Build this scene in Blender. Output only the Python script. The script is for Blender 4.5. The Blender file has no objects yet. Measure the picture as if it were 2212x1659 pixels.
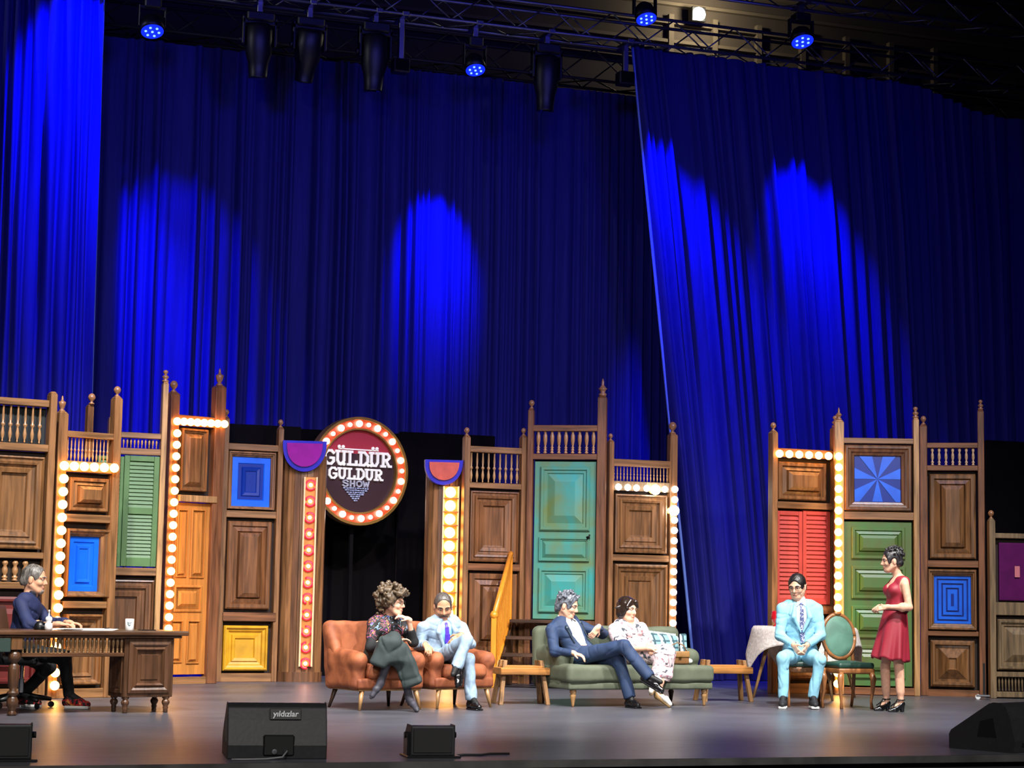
import bpy, math, random
import numpy as np
from mathutils import Vector as V, Matrix
C = bpy.context.scene.collection
rnd = random.Random(11)
sin, cos, tan, rad, PI = math.sin, math.cos, math.tan, math.radians, math.pi

# ------------------------------------------------------------------ camera
FOC, EYE = 4150.0, 1.17                       # focal length in pixels of the 2212 wide frame, lens height over the stage floor
YAW, PITCH, ROLL = rad(19.4), math.atan(459.5 / FOC), rad(1.06)
FW = V((sin(YAW) * cos(PITCH), cos(YAW) * cos(PITCH), sin(PITCH)))
RT0 = V((cos(YAW), -sin(YAW), 0)); UP0 = RT0.cross(FW)
UP = UP0 * cos(ROLL) - RT0 * sin(ROLL); RT = RT0 * cos(ROLL) + UP0 * sin(ROLL)
FH = V((sin(YAW), cos(YAW), 0)); EYEP = V((0, 0, EYE))
cam = bpy.data.objects.new('camera', bpy.data.cameras.new('camera')); C.objects.link(cam)
M = Matrix((RT, UP, -FW)).transposed().to_4x4(); M.translation = EYEP
cam.matrix_world = M
cam.data.sensor_width = 36; cam.data.lens = FOC / 2212 * 36; cam.data.clip_end = 200
S = bpy.context.scene
S.camera = cam
S.view_settings.view_transform = 'Standard'; S.view_settings.look = 'None'
S.view_settings.gamma = 1; S.view_settings.use_curve_mapping = False
S.view_settings.exposure = 0.0

def ray(px, py): return FW + RT * ((px - 1106) / FOC) - UP * ((py - 829.5) / FOC)
def at(px, py, d):                            # the point seen at a pixel, d metres into the hall
    r = ray(px, py); return EYEP + r * (d / r.dot(FH))
def ground(px, py, z=0.0):
    r = ray(px, py); return EYEP + r * ((z - EYE) / r.z)
DS = 1.0173                                   # tilt correction of distances read off the floor rows
def atd(px, py, d): return at(px, py, d * DS)
def on_y(px, py, y):                          # the point seen at a pixel, on the stage plane Y = y
    r = ray(px, py); return EYEP + r * (y / r.y)
def lin(c):
    c = c / 255; return c / 12.92 if c <= .04045 else ((c + .055) / 1.055) ** 2.4
def rgb(r, g, b): return (lin(r), lin(g), lin(b), 1)

# ------------------------------------------------------------------ world and lights
w = bpy.data.worlds.new('hall'); S.world = w; w.use_nodes = True
w.node_tree.nodes['Background'].inputs[0].default_value = (.35, .38, .6, 1)
w.node_tree.nodes['Background'].inputs[1].default_value = .012

def spot(name, p, target, power, col, angle, blend=.5, radius=.12):
    l = bpy.data.lights.new(name, 'SPOT'); l.energy = power; l.color = col; l.spot_size = rad(angle)
    l.spot_blend = blend; l.shadow_soft_size = radius
    o = bpy.data.objects.new(name, l); C.objects.link(o); o.location = p
    o.rotation_euler = (V(target) - V(p)).to_track_quat('-Z', 'Y').to_euler()
    return o
YC = ground(1600, 1470).y                     # stage plane of the near curtains and of the lighting truss
KEY = 1.0
for kx, tx, pw in ((1.0, 2.6, 5200), (4.5, 5.2, 5400), (8.0, 7.6, 5800), (11.5, 10.6, 5800)):   # lamps over the stage edge, steep from the front
    spot('front_lamp', (kx, 13.6, 9.2), (tx, 20.2, .5), pw * KEY, (1, .985, .95), 66, .95, .14)
for kx, tx in ((-1.0, 3.0), (9.0, 8.5)):
    spot('front_fill', (kx, 3.0, 7.0), (tx, 17.0, .2), 3000 * KEY, (1, .96, .92), 70, 1, .4)  # added frontal fill, out of view, lifts the monitors and floor front
for kx in (1.5, 6.5, 11.5):                   # added blue fill from unseen lamps, gives the curtains their dim navy
    spot('blue_fill', (kx, 16.0, 8.6), (kx + .6, YC + 1.6, 4.8), 900, (.045, .04, 1), 95, 1, .5)
spot('truss_fill', (-5, YC - 2.5, 10.2), (6, YC - .1, 8.6), 500, (.8, .85, 1), 30, 1, .1)  # added lamp, out of view, brightens the overhead truss bars
spot('blue_floor_wash', on_y(1560, 400, YC - .6), on_y(1600, 1490, YC - .9), 2600, (.01, .01, 1), 34, .8, .1)

# ------------------------------------------------------------------ materials
MATS = {}
def mat(name, col, rough=.55, metal=0, var=.0, scale=(6, 6, 6), dark=None, bump=0, coat=0, emit=0, ecol=None, sheen=0, spec=.5, detail=5, dist=0.4, trans=0):
    if name in MATS: return MATS[name]
    m = bpy.data.materials.new(name); m.use_nodes = True; nt = m.node_tree; b = nt.nodes['Principled BSDF']
    if len(col) == 3: col = rgb(*col)
    b.inputs['Base Color'].default_value = col
    b.inputs['Roughness'].default_value = rough; b.inputs['Metallic'].default_value = metal
    b.inputs['Coat Weight'].default_value = coat; b.inputs['Coat Roughness'].default_value = .06
    b.inputs['Specular IOR Level'].default_value = spec
    b.inputs['Sheen Weight'].default_value = sheen; b.inputs['Sheen Roughness'].default_value = .4
    if sheen: b.inputs['Sheen Tint'].default_value = col
    if emit:
        b.inputs['Emission Color'].default_value = ecol or col; b.inputs['Emission Strength'].default_value = emit
    if var or bump:
        tc = nt.nodes.new('ShaderNodeTexCoord'); mp = nt.nodes.new('ShaderNodeMapping'); n = nt.nodes.new('ShaderNodeTexNoise')
        mp.inputs['Scale'].default_value = scale; n.inputs['Scale'].default_value = 1; n.inputs['Detail'].default_value = detail
        n.inputs['Distortion'].default_value = dist
        nt.links.new(tc.outputs['Object'], mp.inputs[0]); nt.links.new(mp.outputs[0], n.inputs['Vector'])
        if var:
            r = nt.nodes.new('ShaderNodeValToRGB'); e = r.color_ramp.elements
            d = rgb(*dark) if dark else tuple(x * (1 - var) for x in col[:3]) + (1,)
            e[0].position = .3; e[0].color = d; e[1].position = .66; e[1].color = tuple(min(1, x * (1 + var * .45)) for x in col[:3]) + (1,)
            nt.links.new(n.outputs['Fac'], r.inputs[0]); nt.links.new(r.outputs[0], b.inputs['Base Color'])
        if bump:
            bp = nt.nodes.new('ShaderNodeBump'); bp.inputs['Strength'].default_value = bump; bp.inputs['Distance'].default_value = .01
            nt.links.new(n.outputs['Fac'], bp.inputs['Height']); nt.links.new(bp.outputs[0], b.inputs['Normal'])
    MATS[name] = m; return m
VG, HG = (22, 22, 1.6), (1.6, 22, 22)          # grain along z, grain along x
def wood(name, col, g=VG, rough=.36, var=.58): return mat(name, col, rough, 0, var, g, bump=.15, spec=.45)
W_MID = wood('wood_post', (136, 94, 58)); W_MIDH = wood('wood_rail', (136, 96, 60), HG)
W_RED = wood('wood_red_brown', (120, 76, 48)); W_REDH = wood('wood_red_brown_rail', (122, 78, 48), HG)
W_DARK = wood('wood_walnut', (104, 68, 42)); W_PAN = wood('wood_panel', (120, 82, 48))
W_PANR = wood('wood_panel_red', (118, 76, 44)); W_LITE = wood('wood_pale', (176, 132, 84), rough=.4)
W_ORNG = wood('wood_orange_door', (186, 118, 52), var=.3); W_BACK = mat('recess_board', (38, 24, 16), .8, var=.3, scale=VG)
W_DESK = wood('wood_desk', (84, 56, 38), rough=.3); W_DESKH = wood('wood_desk_top', (92, 62, 42), HG, rough=.28)
W_TURN = mat('turned_wood', (176, 128, 84), .3, var=.35, scale=(14, 14, 5), spec=.6)
W_FIN = mat('finial_wood', (150, 104, 70), .35, var=.35, scale=(14, 14, 14), spec=.6)
W_GREY = wood('wood_weathered', (120, 98, 70), rough=.6)
BULBW = mat('warm_bulb', (255, 220, 150), .2, emit=14, ecol=(1, .47, .11, 1))
BULBC = mat('white_bulb', (255, 245, 230), .2, emit=9, ecol=(1, .86, .68, 1))
BULBX = mat('bright_white_bulb', (255, 250, 240), .2, emit=26, ecol=(1, .93, .82, 1))
BRASS = mat('brass_socket', (190, 140, 60), .3, 1)
BLACK = mat('black_paint', (16, 15, 16), .6); STEEL = mat('steel', (150, 150, 155), .35, 1)
CHROME = mat('chrome', (200, 200, 205), .15, 1)

# ------------------------------------------------------------------ mesh helpers
class MB:
    def __init__(s): s.v, s.f, s.m = [], [], []
    def add(s, vs, fs, mi=0):
        k = len(s.v); s.v += [tuple(v) for v in vs]; s.f += [tuple(i + k for i in f) for f in fs]; s.m += [mi] * len(fs); return s
    def box(s, x0, x1, y0, y1, z0, z1, mi=0, mtx=None):
        x0, x1 = sorted((x0, x1)); y0, y1 = sorted((y0, y1)); z0, z1 = sorted((z0, z1))
        vs = [V((x, y, z)) for z in (z0, z1) for y in (y0, y1) for x in (x0, x1)]
        if mtx: vs = [mtx @ v for v in vs]
        return s.add(vs, [(0, 2, 3, 1), (4, 5, 7, 6), (0, 1, 5, 4), (2, 6, 7, 3), (0, 4, 6, 2), (1, 3, 7, 5)], mi)
    def hexa(s, b, t, mi=0):                   # bottom quad, top quad (same winding, counter-clockwise from above)
        return s.add(list(b) + list(t), [(3, 2, 1, 0), (4, 5, 6, 7), (0, 1, 5, 4), (1, 2, 6, 5), (2, 3, 7, 6), (3, 0, 4, 7)], mi)
    def lathe(s, prof, n=12, mtx=None, mi=0):  # prof: (radius, z) from bottom to top
        vs, fs = [], []
        for r, z in prof:
            for k in range(n):
                a = 2 * PI * k / n; p = V((r * cos(a), r * sin(a), z)); vs.append(mtx @ p if mtx else p)
        for i in range(len(prof) - 1):
            for k in range(n):
                a, b = i * n + k, i * n + (k + 1) % n; fs.append((a, b, b + n, a + n))
        fs.append(tuple(range(n - 1, -1, -1))); fs.append(tuple((len(prof) - 1) * n + k for k in range(n)))
        return s.add(vs, fs, mi)
    def tube(s, pts, r, n=8, mi=0, caps=True):
        pts = [V(p) for p in pts]; rs = r if isinstance(r, (list, tuple)) else [r] * len(pts)
        vs, fs = [], []; ref = None
        for i, p in enumerate(pts):
            t = (pts[min(i + 1, len(pts) - 1)] - pts[max(i - 1, 0)]).normalized()
            if ref is None: ref = t.orthogonal().normalized()
            a = (ref - t * ref.dot(t)).normalized(); ref = a; b = t.cross(a)
            for k in range(n):
                an = 2 * PI * k / n; vs.append(p + (a * cos(an) + b * sin(an)) * rs[i])
        for i in range(len(pts) - 1):
            for k in range(n):
                a, b = i * n + k, i * n + (k + 1) % n; fs.append((a, b, b + n, a + n))
        if caps: fs.append(tuple(range(n - 1, -1, -1))); fs.append(tuple((len(pts) - 1) * n + k for k in range(n)))
        return s.add(vs, fs, mi)
    def ball(s, c, r, n=10, m=6, mi=0, sc=(1, 1, 1), mtx=None):
        vs, fs = [], []; c = V(c)
        for i in range(1, m):
            th = PI * i / m
            for k in range(n):
                a = 2 * PI * k / n; p = V((r * sin(th) * cos(a) * sc[0], r * sin(th) * sin(a) * sc[1], -r * cos(th) * sc[2]))
                vs.append((mtx @ p if mtx else p) + c)
        p0 = V((0, 0, -r * sc[2])); p1 = V((0, 0, r * sc[2]))
        vs += [(mtx @ p0 if mtx else p0) + c, (mtx @ p1 if mtx else p1) + c]; b = len(vs) - 2
        for i in range(m - 2):
            for k in range(n):
                a, q = i * n + k, i * n + (k + 1) % n; fs.append((a, q, q + n, a + n))
        for k in range(n): fs.append((b, (k + 1) % n, k)); fs.append((b + 1, (m - 2) * n + k, (m - 2) * n + (k + 1) % n))
        return s.add(vs, fs, mi)
    def rings(s, x0, x1, z0, z1, steps, cap=True, mi=0, back=None):   # nested rectangles facing -y: steps of (inset, y)
        vs, fs = [], []
        for ins, y in steps:
            vs += [(x0 + ins, y, z0 + ins), (x1 - ins, y, z0 + ins), (x1 - ins, y, z1 - ins), (x0 + ins, y, z1 - ins)]
        for i in range(len(steps) - 1):
            for k in range(4):
                a, b = i * 4 + k, i * 4 + (k + 1) % 4; fs.append((a, b, b + 4, a + 4))
        if cap: n = (len(steps) - 1) * 4; fs.append((n, n + 1, n + 2, n + 3))
        return s.add(vs, fs, mi)
    def build(s, name, mats, parent=None, smooth=False, bevel=0, seg=1, label=None):
        me = bpy.data.meshes.new(name); me.from_pydata(s.v, [], s.f)
        for m in (mats if isinstance(mats, (list, tuple)) else [mats]): me.materials.append(m)
        if any(s.m): me.polygons.foreach_set('material_index', s.m)
        if smooth: me.polygons.foreach_set('use_smooth', [True] * len(me.polygons))
        o = bpy.data.objects.new(name, me); C.objects.link(o)
        if parent: o.parent = parent
        if bevel:
            b = o.modifiers.new('bevel', 'BEVEL'); b.width = bevel; b.segments = seg; b.limit_method = 'ANGLE'
        if label: o['label'] = label
        return o
def inst(name, me, parent, loc=(0, 0, 0), rot=(0, 0, 0), sc=(1, 1, 1)):   # another part sharing mesh data
    o = bpy.data.objects.new(name, me); C.objects.link(o); o.parent = parent; o.location = loc; o.rotation_euler = rot; o.scale = sc; return o
def tag(o, label, cat, group=None, kind=None):
    if label: o['label'] = label
    if cat: o['category'] = cat
    if group: o['group'] = group
    if kind: o['kind'] = kind
    return o
def thing(name, label, cat, loc=(0, 0, 0), rotz=0, group=None):
    o = bpy.data.objects.new(name, None); C.objects.link(o); o.location = loc; o.rotation_euler = (0, 0, rotz); o.empty_display_size = .1
    return tag(o, label, cat, group)
def struct(o): o['kind'] = 'structure'; return o

# ------------------------------------------------------------------ the stage
GRP = {}
def floor_mat():
    m = mat('stage_floor', (80, 80, 88), .34, var=.35, scale=(.5, .9, 1), bump=0)
    nt = m.node_tree; b = nt.nodes['Principled BSDF']
    tc = nt.nodes.new('ShaderNodeTexCoord'); mp = nt.nodes.new('ShaderNodeMapping'); n = nt.nodes.new('ShaderNodeTexNoise')
    mp.inputs['Scale'].default_value = (1.6, 22, 1); mp.inputs['Rotation'].default_value = (0, 0, .12); n.inputs['Scale'].default_value = 1; n.inputs['Detail'].default_value = 8; n.inputs['Roughness'].default_value = .75
    nt.links.new(tc.outputs['Object'], mp.inputs[0]); nt.links.new(mp.outputs[0], n.inputs['Vector'])
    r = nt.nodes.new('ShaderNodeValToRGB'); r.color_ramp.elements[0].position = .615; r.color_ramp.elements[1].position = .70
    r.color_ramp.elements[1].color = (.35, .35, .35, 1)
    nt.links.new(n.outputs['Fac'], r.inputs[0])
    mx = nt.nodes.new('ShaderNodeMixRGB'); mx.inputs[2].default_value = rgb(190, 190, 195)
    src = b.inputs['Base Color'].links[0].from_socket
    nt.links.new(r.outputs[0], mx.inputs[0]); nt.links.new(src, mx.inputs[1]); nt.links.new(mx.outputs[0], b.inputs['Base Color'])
    r2 = nt.nodes.new('ShaderNodeMapRange'); r2.inputs[3].default_value = .22; r2.inputs[4].default_value = .5
    nt.links.new(n.outputs['Fac'], r2.inputs[0]); nt.links.new(r2.outputs[0], b.inputs['Roughness'])
    return m
FL = floor_mat()
YE = ground(1106, 1643).y                     # front edge of the stage
struct(MB().box(-8, 24, YE, YC + 6, -.06, 0).build('floor', FL))
struct(MB().box(-8, 24, YE - .03, YE + .015, -.05, .004).build('trim_1', mat('edge_metal', (120, 118, 116), .4, .8, var=.4, scale=(3, 3, 3))))
struct(MB().box(-8, 24, YE + .03, YE + .06, -1.3, -.06).build('wall_front', BLACK))
struct(MB().box(-8, 24, YE - 9, YE + .03, -1.4, -1.3).build('floor', BLACK))
HALL = mat('hall_wall', (70, 60, 50), .9, var=.3, scale=(.6, .6, .6))
struct(MB().box(-8, 30, YC + 6, YC + 6.2, 0, 13).build('wall_back', HALL))
struct(MB().box(24, 24.2, YE, YC + 6, 0, 13).build('wall_right', BLACK))
struct(MB().box(-8.2, -8, YE, YC + 6, 0, 13).build('wall_left', BLACK))
struct(MB().box(-8, 30, YE, YC + 6, 13, 13.1).build('ceiling', BLACK))
for k in range(7):                             # ribs on the wall behind the trusses
    p = on_y(1450 + 95 * k, 60, YC + 5.9)
    struct(MB().box(p.x - .05, p.x + .05, YC + 5.88, YC + 6, 5, 12).build('trim_2', mat('wall_rib', (92, 80, 64), .8)))
for k in range(5):
    z = on_y(1600, 150 - 40 * k, YC + 5.9).z
    struct(MB().box(-8, 24, YC + 5.9, YC + 6, z, z + .06).build('trim_3', mat('wall_rib', (92, 80, 64), .8)))

# ------------------------------------------------------------------ curtains
CURT = mat('curtain_velvet', (44, 44, 118), .85, var=.15, scale=(40, 40, 1.5), spec=.1)
HEM = mat('pale_curtain_hem', (120, 150, 215), .7)
def curtain(label, left, right, top, y, pitch, amp, seed, bottom=.01, rows=36, hem=None):
    # left/right: x as a function of z; top: z as a function of t
    r = random.Random(seed); W = abs(right(3) - left(3)); n = int(W / .018)
    fold = []; u = 0; phase = 0
    ks = [(r.uniform(.6, 1.5), r.uniform(0, 6.28)) for _ in range(6)]
    ys = []; x = 0; fd = (0, 0, 0, 0)             # a row of separate folds, each a bulge between two creases
    for i in range(n + 1):
        sx = W * i / n
        while sx >= fd[0] + fd[1]:
            st = fd[0] + fd[1]; wide = r.random() < .22
            wd = pitch * (r.uniform(1.1, 1.9) if wide else r.uniform(.45, 1.05)); fd = (st, wd, amp * (r.uniform(.35, .7) if wide else r.uniform(.7, 1.25)), r.uniform(-.5, .5) * amp)
        q = (sx - fd[0]) / fd[1]; ys.append((-fd[2] * sin(PI * q) ** .8 + fd[3] * sin(PI * q), .12 * amp * sin(sx * 31 + ks[5][1])))
    vs, fs = [], []
    for j in range(rows + 1):
        q = j / rows
        for i in range(n + 1):
            t = i / n; zt = top(t); z = bottom + (zt - bottom) * q
            f, g = ys[i]; k = .55 + .45 * min(1, (1 - q) * 4)          # gathers flatten toward the tape at the top
            sway = .02 * sin(z * 1.3 + t * 30)
            vs.append((left(z) + (right(z) - left(z)) * t + sway * .4, y + f * k + g * (1 - q) + sway, z))
    for j in range(rows):
        for i in range(n): a = j * (n + 1) + i; fs.append((a, a + 1, a + n + 2, a + n + 1))
    m = MB(); m.add(vs, fs); o = m.build('stage_curtain', CURT, smooth=True); tag(o, label, 'curtain', 'blue lit stage curtains')
    if hem:
        h = MB(); xs = hem
        pts = [(xs(bottom + (top(0 if xs is left else 1) - bottom) * k / 20), y - .03, bottom + (top(0 if xs is left else 1) - bottom) * k / 20) for k in range(21)]
        h.tube(pts, .025, 6); h.build('hem', HEM, o, True, label='pale hem along the edge')
    return o
YM = YC + 1.6
def xl(px, py, y): return on_y(px, py, y).x
def lerpz(p0, p1, y):                          # x(z) of a straight edge between two pixels
    a, b = on_y(*p0, y), on_y(*p1, y); return lambda z: a.x + (b.x - a.x) * (z - a.z) / (b.z - a.z)
def curt_top(pairs, y, left, right):
    ps = [on_y(*p, y) for p in pairs]; xs = [p.x for p in ps]; zs = [p.z for p in ps]
    return lambda t: float(np.interp(left(8) + (right(8) - left(8)) * t, xs, zs))
l, r_ = (lambda z: xl(-160, 400, YC)), lerpz((222, 0), (196, 850), YC)
curtain('bright blue leg curtain at the left edge of the stage', l, r_, lambda t: 9.6, YC, .2, .19, 3, hem=r_)
l, r_ = (lambda z: xl(120, 500, YM)), (lambda z: xl(1560, 500, YM))
tp = curt_top([(120, 62), (230, 78), (560, 118), (1000, 165), (1340, 206), (1560, 235)], YM, l, r_)
curtain('wide dark blue backcloth hanging behind the round sign', l, r_, tp, YM, .17, .16, 8)
l, r_ = lerpz((1364, 95), (1447, 935), YC), (lambda z: xl(2330, 500, YC))
tp = curt_top([(1364, 95), (1500, 118), (1800, 162), (1990, 188), (2080, 232), (2130, 252), (2212, 262), (2330, 268)], YC, l, r_)
curtain('blue curtain on the right with a slanting pale edge', l, r_, tp, YC, .19, .18, 21, hem=l)

# ------------------------------------------------------------------ trusses and lamps overhead
ALU = mat('truss_aluminium', (120, 122, 130), .4, .9)
def truss(label, y, z, x0, x1, w=.4, bay=.5, lit=ALU):
    root = thing('lighting_truss', label, 'truss', (x0, y, z)); L = x1 - x0
    for a in (-1, 1):
        for b in (-1, 1):
            MB().tube([(0, a * w / 2, b * w / 2), (L, a * w / 2, b * w / 2)], .025, 8).build('chord', lit, root, True)
    n = int(L / bay); d = math.hypot(bay, w)
    me = None
    for k in range(n):
        for face in range(3):
            s = 1 if (k + face) % 2 else -1
            if me is None:
                o = MB().tube([(-d / 2, 0, 0), (d / 2, 0, 0)], .012, 6).build('brace', lit, root, True); me = o.data
            else: o = inst('brace', me, root)
            xc = (k + .5) * bay; an = math.atan2(w, bay) * s
            if face == 0: o.location = (xc, -w / 2, 0); o.rotation_euler = (0, an, 0)
            elif face == 1: o.location = (xc, w / 2, 0); o.rotation_euler = (0, an, 0)
            else: o.location = (xc, 0, -w / 2); o.rotation_euler = (0, 0, an)
    return root
pt = on_y(1000, 47, YC + .2); ZT = pt.z + .05
X0, X1 = on_y(200, 100, YC).x, on_y(2300, 100, YC).x
truss('bright metal box truss crossing above the moving lights', YC - .1, ZT, X0, X1)
pb = on_y(800, 118, YM + .3)
truss('dark box truss that carries the wide backcloth', YM + .3, pb.z + .18, X0 - 1, X1 + 1, .5, .6, mat('dark_truss', (52, 48, 46), .6, .5))
YF = YC - 1.15; pf = on_y(1950, 40, YF)
truss('front box truss across the upper right corner', YF, pf.z + .2, on_y(1150, 0, YF).x, on_y(2330, 0, YF).x)

LAMPB = mat('lamp_housing', (15, 15, 17), .45, spec=.5); LENS = mat('dark_lens', (12, 12, 16), .05, coat=1)
LED = mat('blue_led_face', (2, 3, 40), .3, emit=1.6, ecol=(.005, .02, 1, 1)); LEDW = mat('blue_white_led', (120, 170, 255), .3, emit=2.2, ecol=(.2, .4, 1, 1))
def tilt_mtx(tx, ty): return Matrix.Rotation(ty, 4, 'Y') @ Matrix.Rotation(tx, 4, 'X')
def hang(root, z, y, ztruss):
    m = MB(); m.box(-.04, .04, -.04, .04, -.02, ztruss - z - .01); m.box(-.05, .05, -.24, .24, ztruss - z - .03, ztruss - z + .035); m.build('clamp', STEEL, root, bevel=.008)
def moving_head(label, px, pytop, pybot, y, wpx, tx=.1, ty=0.0):
    a, b = on_y(px, pytop, y), on_y(px, pybot, y); h = a.z - b.z; wd = wpx / 2212 * 36 / (FOC / 2212 * 36) * a.y / cos(YAW)
    root = thing('moving_head_light', label, 'stage light', a, 0, 'moving head lights on the truss'); W = wd / 2
    hang(root, a.z, y, ZT - .2)
    MB().box(-W * .8, W * .8, -.13, .13, -h * .14, 0).build('base', LAMPB, root, bevel=.02)
    yk = MB()
    for s in (-1, 1): yk.box(s * W * .82, s * W, -.06, .06, -h * .5, -h * .06)
    yk.box(-W, W, -.06, .06, -h * .18, -h * .1); yk.build('yoke', LAMPB, root, bevel=.012)
    T = Matrix.Translation((0, 0, -h * .42)) @ tilt_mtx(tx, ty)
    hd = MB(); R = W * .8
    hd.lathe([(R * .72, .26 * h), (R * .95, .2 * h), (R, 0), (R * .95, -.2 * h), (R * .74, -.34 * h), (R * .66, -.54 * h), (R * .7, -.56 * h)][::-1], 14, T)
    hd.build('head', LAMPB, root, True)
    MB().lathe([(R * .5, -.575 * h), (R * .62, -.56 * h)], 14, T).build('lens', LENS, root)
    kn = MB()
    for s in (-1, 1): kn.ball((s * W * 1.02, 0, -h * .42), .04, 8, 5)
    kn.build('pivot', LAMPB, root, True)
moving_head('black moving light hanging first from the left', 561, 30, 170, YC - .1, 74, .12, -.03)
moving_head('black moving light second from the left, lens turned toward us', 669, 42, 178, YC - .1, 74, .35, .05)
moving_head('black moving light third from the left, beside a dark lamp box', 811, 52, 200, YC - .1, 74, .08, .0)
moving_head('black moving light hanging alone right of the round blue lamp', 1181, 98, 243, YC - .1, 70, .05, 0)
def wash(label, px, pytop, pyface, y, wpx, dirv, group='blue led wash lamps'):
    a, f = on_y(px, pytop, y), on_y(px, pyface, y); root = thing('led_wash_light', label, 'stage light', a, 0, group)
    h = a.z - f.z; R = wpx / FOC * a.y / cos(YAW) / 2
    hang(root, a.z, y, ZT - .2 if y > YC - 1 else pf.z)
    MB().box(-R * .7, R * .7, -.1, .1, -h * .3, 0).build('base', LAMPB, root, bevel=.02)
    yk = MB()
    for s in (-1, 1): yk.box(s * R * .98, s * R * 1.12, -.05, .05, -h * .85, -h * .2)
    yk.box(-R * 1.1, R * 1.1, -.05, .05, -h * .32, -h * .22); yk.build('yoke', LAMPB, root, bevel=.01)
    q = V((dirv[0] * .12, -.42 * abs(dirv[2]), dirv[2])).normalized().to_track_quat('-Z', 'Y').to_matrix().to_4x4()
    T = Matrix.Translation((0, 0, -h * .72)) @ q
    MB().lathe([(R, -h * .28), (R, -.1 * h), (R * .8, .12 * h), (R * .5, .22 * h)], 16, T).build('head', LAMPB, root, True)
    face = MB().lathe([(R * .93, -h * .292), (R * .93, -h * .275)], 20, T).build('led_face', LED, root)
    ds = MB()
    for k in range(7):
        rr = 0 if k == 6 else R * .55
        ds.lathe([(R * .11, -h * .31), (R * .11, -h * .29)], 8, T @ Matrix.Translation((rr * cos(k * PI / 3), rr * sin(k * PI / 3), 0)))
    ds.build('diode', LEDW, face)
    p = V(a) + V((0, 0, -h * .72)) + V(dirv).normalized() * (h * .36)
    return p
BL = (.0, .004, 1)
def aim(p, tgt): return V(tgt) - V(p)
P0 = (330, 0, 72)
yW = YC - .1
def blue(label, px, pytop, pyf, y, wpx, tgt_px, ytgt, power, ang, blend=.35):
    src = on_y(px, pyf, y); tg = on_y(*tgt_px, ytgt)
    p = wash(label, px, pytop, pyf, y, wpx, tg - src)
    spot('blue_beam', p, tg, power, BL, ang, blend, .05)
blue('blue led lamp at far left beside the bright leg curtain', 330, -2, 72, yW, 50, (405, 600), YM, 24000, 40, 1)
blue('round blue led lamp with bright diodes above the backcloth centre', 1026, 82, 155, yW, 46, (930, 600), YM, 12500, 32, 1)
blue('blue led lamp high above the slanting curtain edge', 1393, -30, 45, YF, 50, (1490, 620), YC, 24000, 36, 1)
blue('blue led lamp over the right curtain', 1730, 30, 93, YF, 56, (1755, 640), YC, 26000, 38, 1)
spot('blue_beam', on_y(195, -320, YC - 1.3), on_y(180, 330, YC), 15000, BL, 44, 1, .05)
# small dark lamp boxes on the truss
for px, py, lab in ((865, 138, 'small dark lamp box beside the third moving light'), (1350, 165, 'dark lamp box hanging at the end of the dark truss')):
    p = on_y(px, py, YC - .1); t = thing('lamp_box', lab, 'stage light', p)
    MB().box(-.12, .12, -.1, .1, -.14, .06).build('housing', LAMPB, t, bevel=.015); hang(t, p.z, YC - .1, ZT - .2)
    MB().box(-.1, .1, -.11, -.1, -.12, .04).build('lens', LENS, t)
pw = on_y(1507, 32, YC + 5.7); t = thing('work_light', 'glaring white work light on the dark wall above the curtains', 'lamp', pw)
MB().box(-.14, .14, -.06, .12, -.14, .14).build('housing', LAMPB, t, bevel=.01)
MB().lathe([(.12, -.02), (.13, .0)], 16, Matrix.Translation((0, -.07, 0)) @ Matrix.Rotation(rad(90), 4, 'X')).build('lamp_glass', mat('work_light_glass', (255, 250, 200), .3, emit=14, ecol=(1, .95, .65, 1)), t)
MB().box(-.02, .02, .1, .3, -.02, .02).build('bracket', STEEL, t)
wl = bpy.data.lights.new('work_light_glow', 'POINT'); wl.energy = 110; wl.color = (1, .9, .65); wl.shadow_soft_size = .1; wo = bpy.data.objects.new('work_light_glow', wl); C.objects.link(wo); wo.location = pw - V((0, .5, 0))
# ------------------------------------------------------------------ the set: framed flats of old doors and panels
def prof(*p): return [(r * .01, z) for r, z in p]
FIN = {
 'ball': [(.035, 0), (.04, .012), (.02, .025), (.016, .04), (.034, .055), (.05, .085), (.05, .105), (.034, .135), (.012, .148)],
 'urn': [(.05, 0), (.055, .02), (.035, .035), (.03, .05), (.05, .09), (.06, .13), (.066, .17), (.04, .18), (.022, .2), (.018, .24), (.01, .28)],
 'tier': [(.045, 0), (.05, .02), (.022, .035), (.045, .06), (.048, .075), (.02, .1), (.018, .11), (.036, .135), (.036, .15), (.015, .17)],
 'spike': [(.05, 0), (.055, .03), (.03, .045), (.045, .085), (.065, .1), (.05, .11), (.018, .15), (.02, .19), (.006, .24)],
}
FINM, BALM, SLATM, BULBM = {}, {}, {}, {}
BALP = {
 'slim': [(.45, 0), (.45, .04), (.3, .06), (.75, .16), (.85, .24), (.5, .38), (.4, .42), (.9, .46), (.9, .5), (.45, .54), (.6, .7), (.4, .93), (.5, .96), (.5, 1)],
 'vase': [(.6, 0), (.9, .03), (.9, .07), (.4, .1), (.8, .14), (.8, .19), (.4, .22), (.9, .27), (.4, .33), (.65, .4), (1, .6), (1, .8), (.6, .92), (.7, .96), (.7, 1)],
 'knob': [(.9, 0), (1, .04), (.5, .08), (.95, .15), (.95, .2), (.5, .25), (.55, .3), (.95, .42), (.9, .6), (.5, .75), (.95, .85), (.95, .92), (.6, 1)],
 'drop': [(.4, 0), (.5, .1), (.4, .25), (.8, .5), (1, .7), (.7, .88), (.3, 1)],
}
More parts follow.
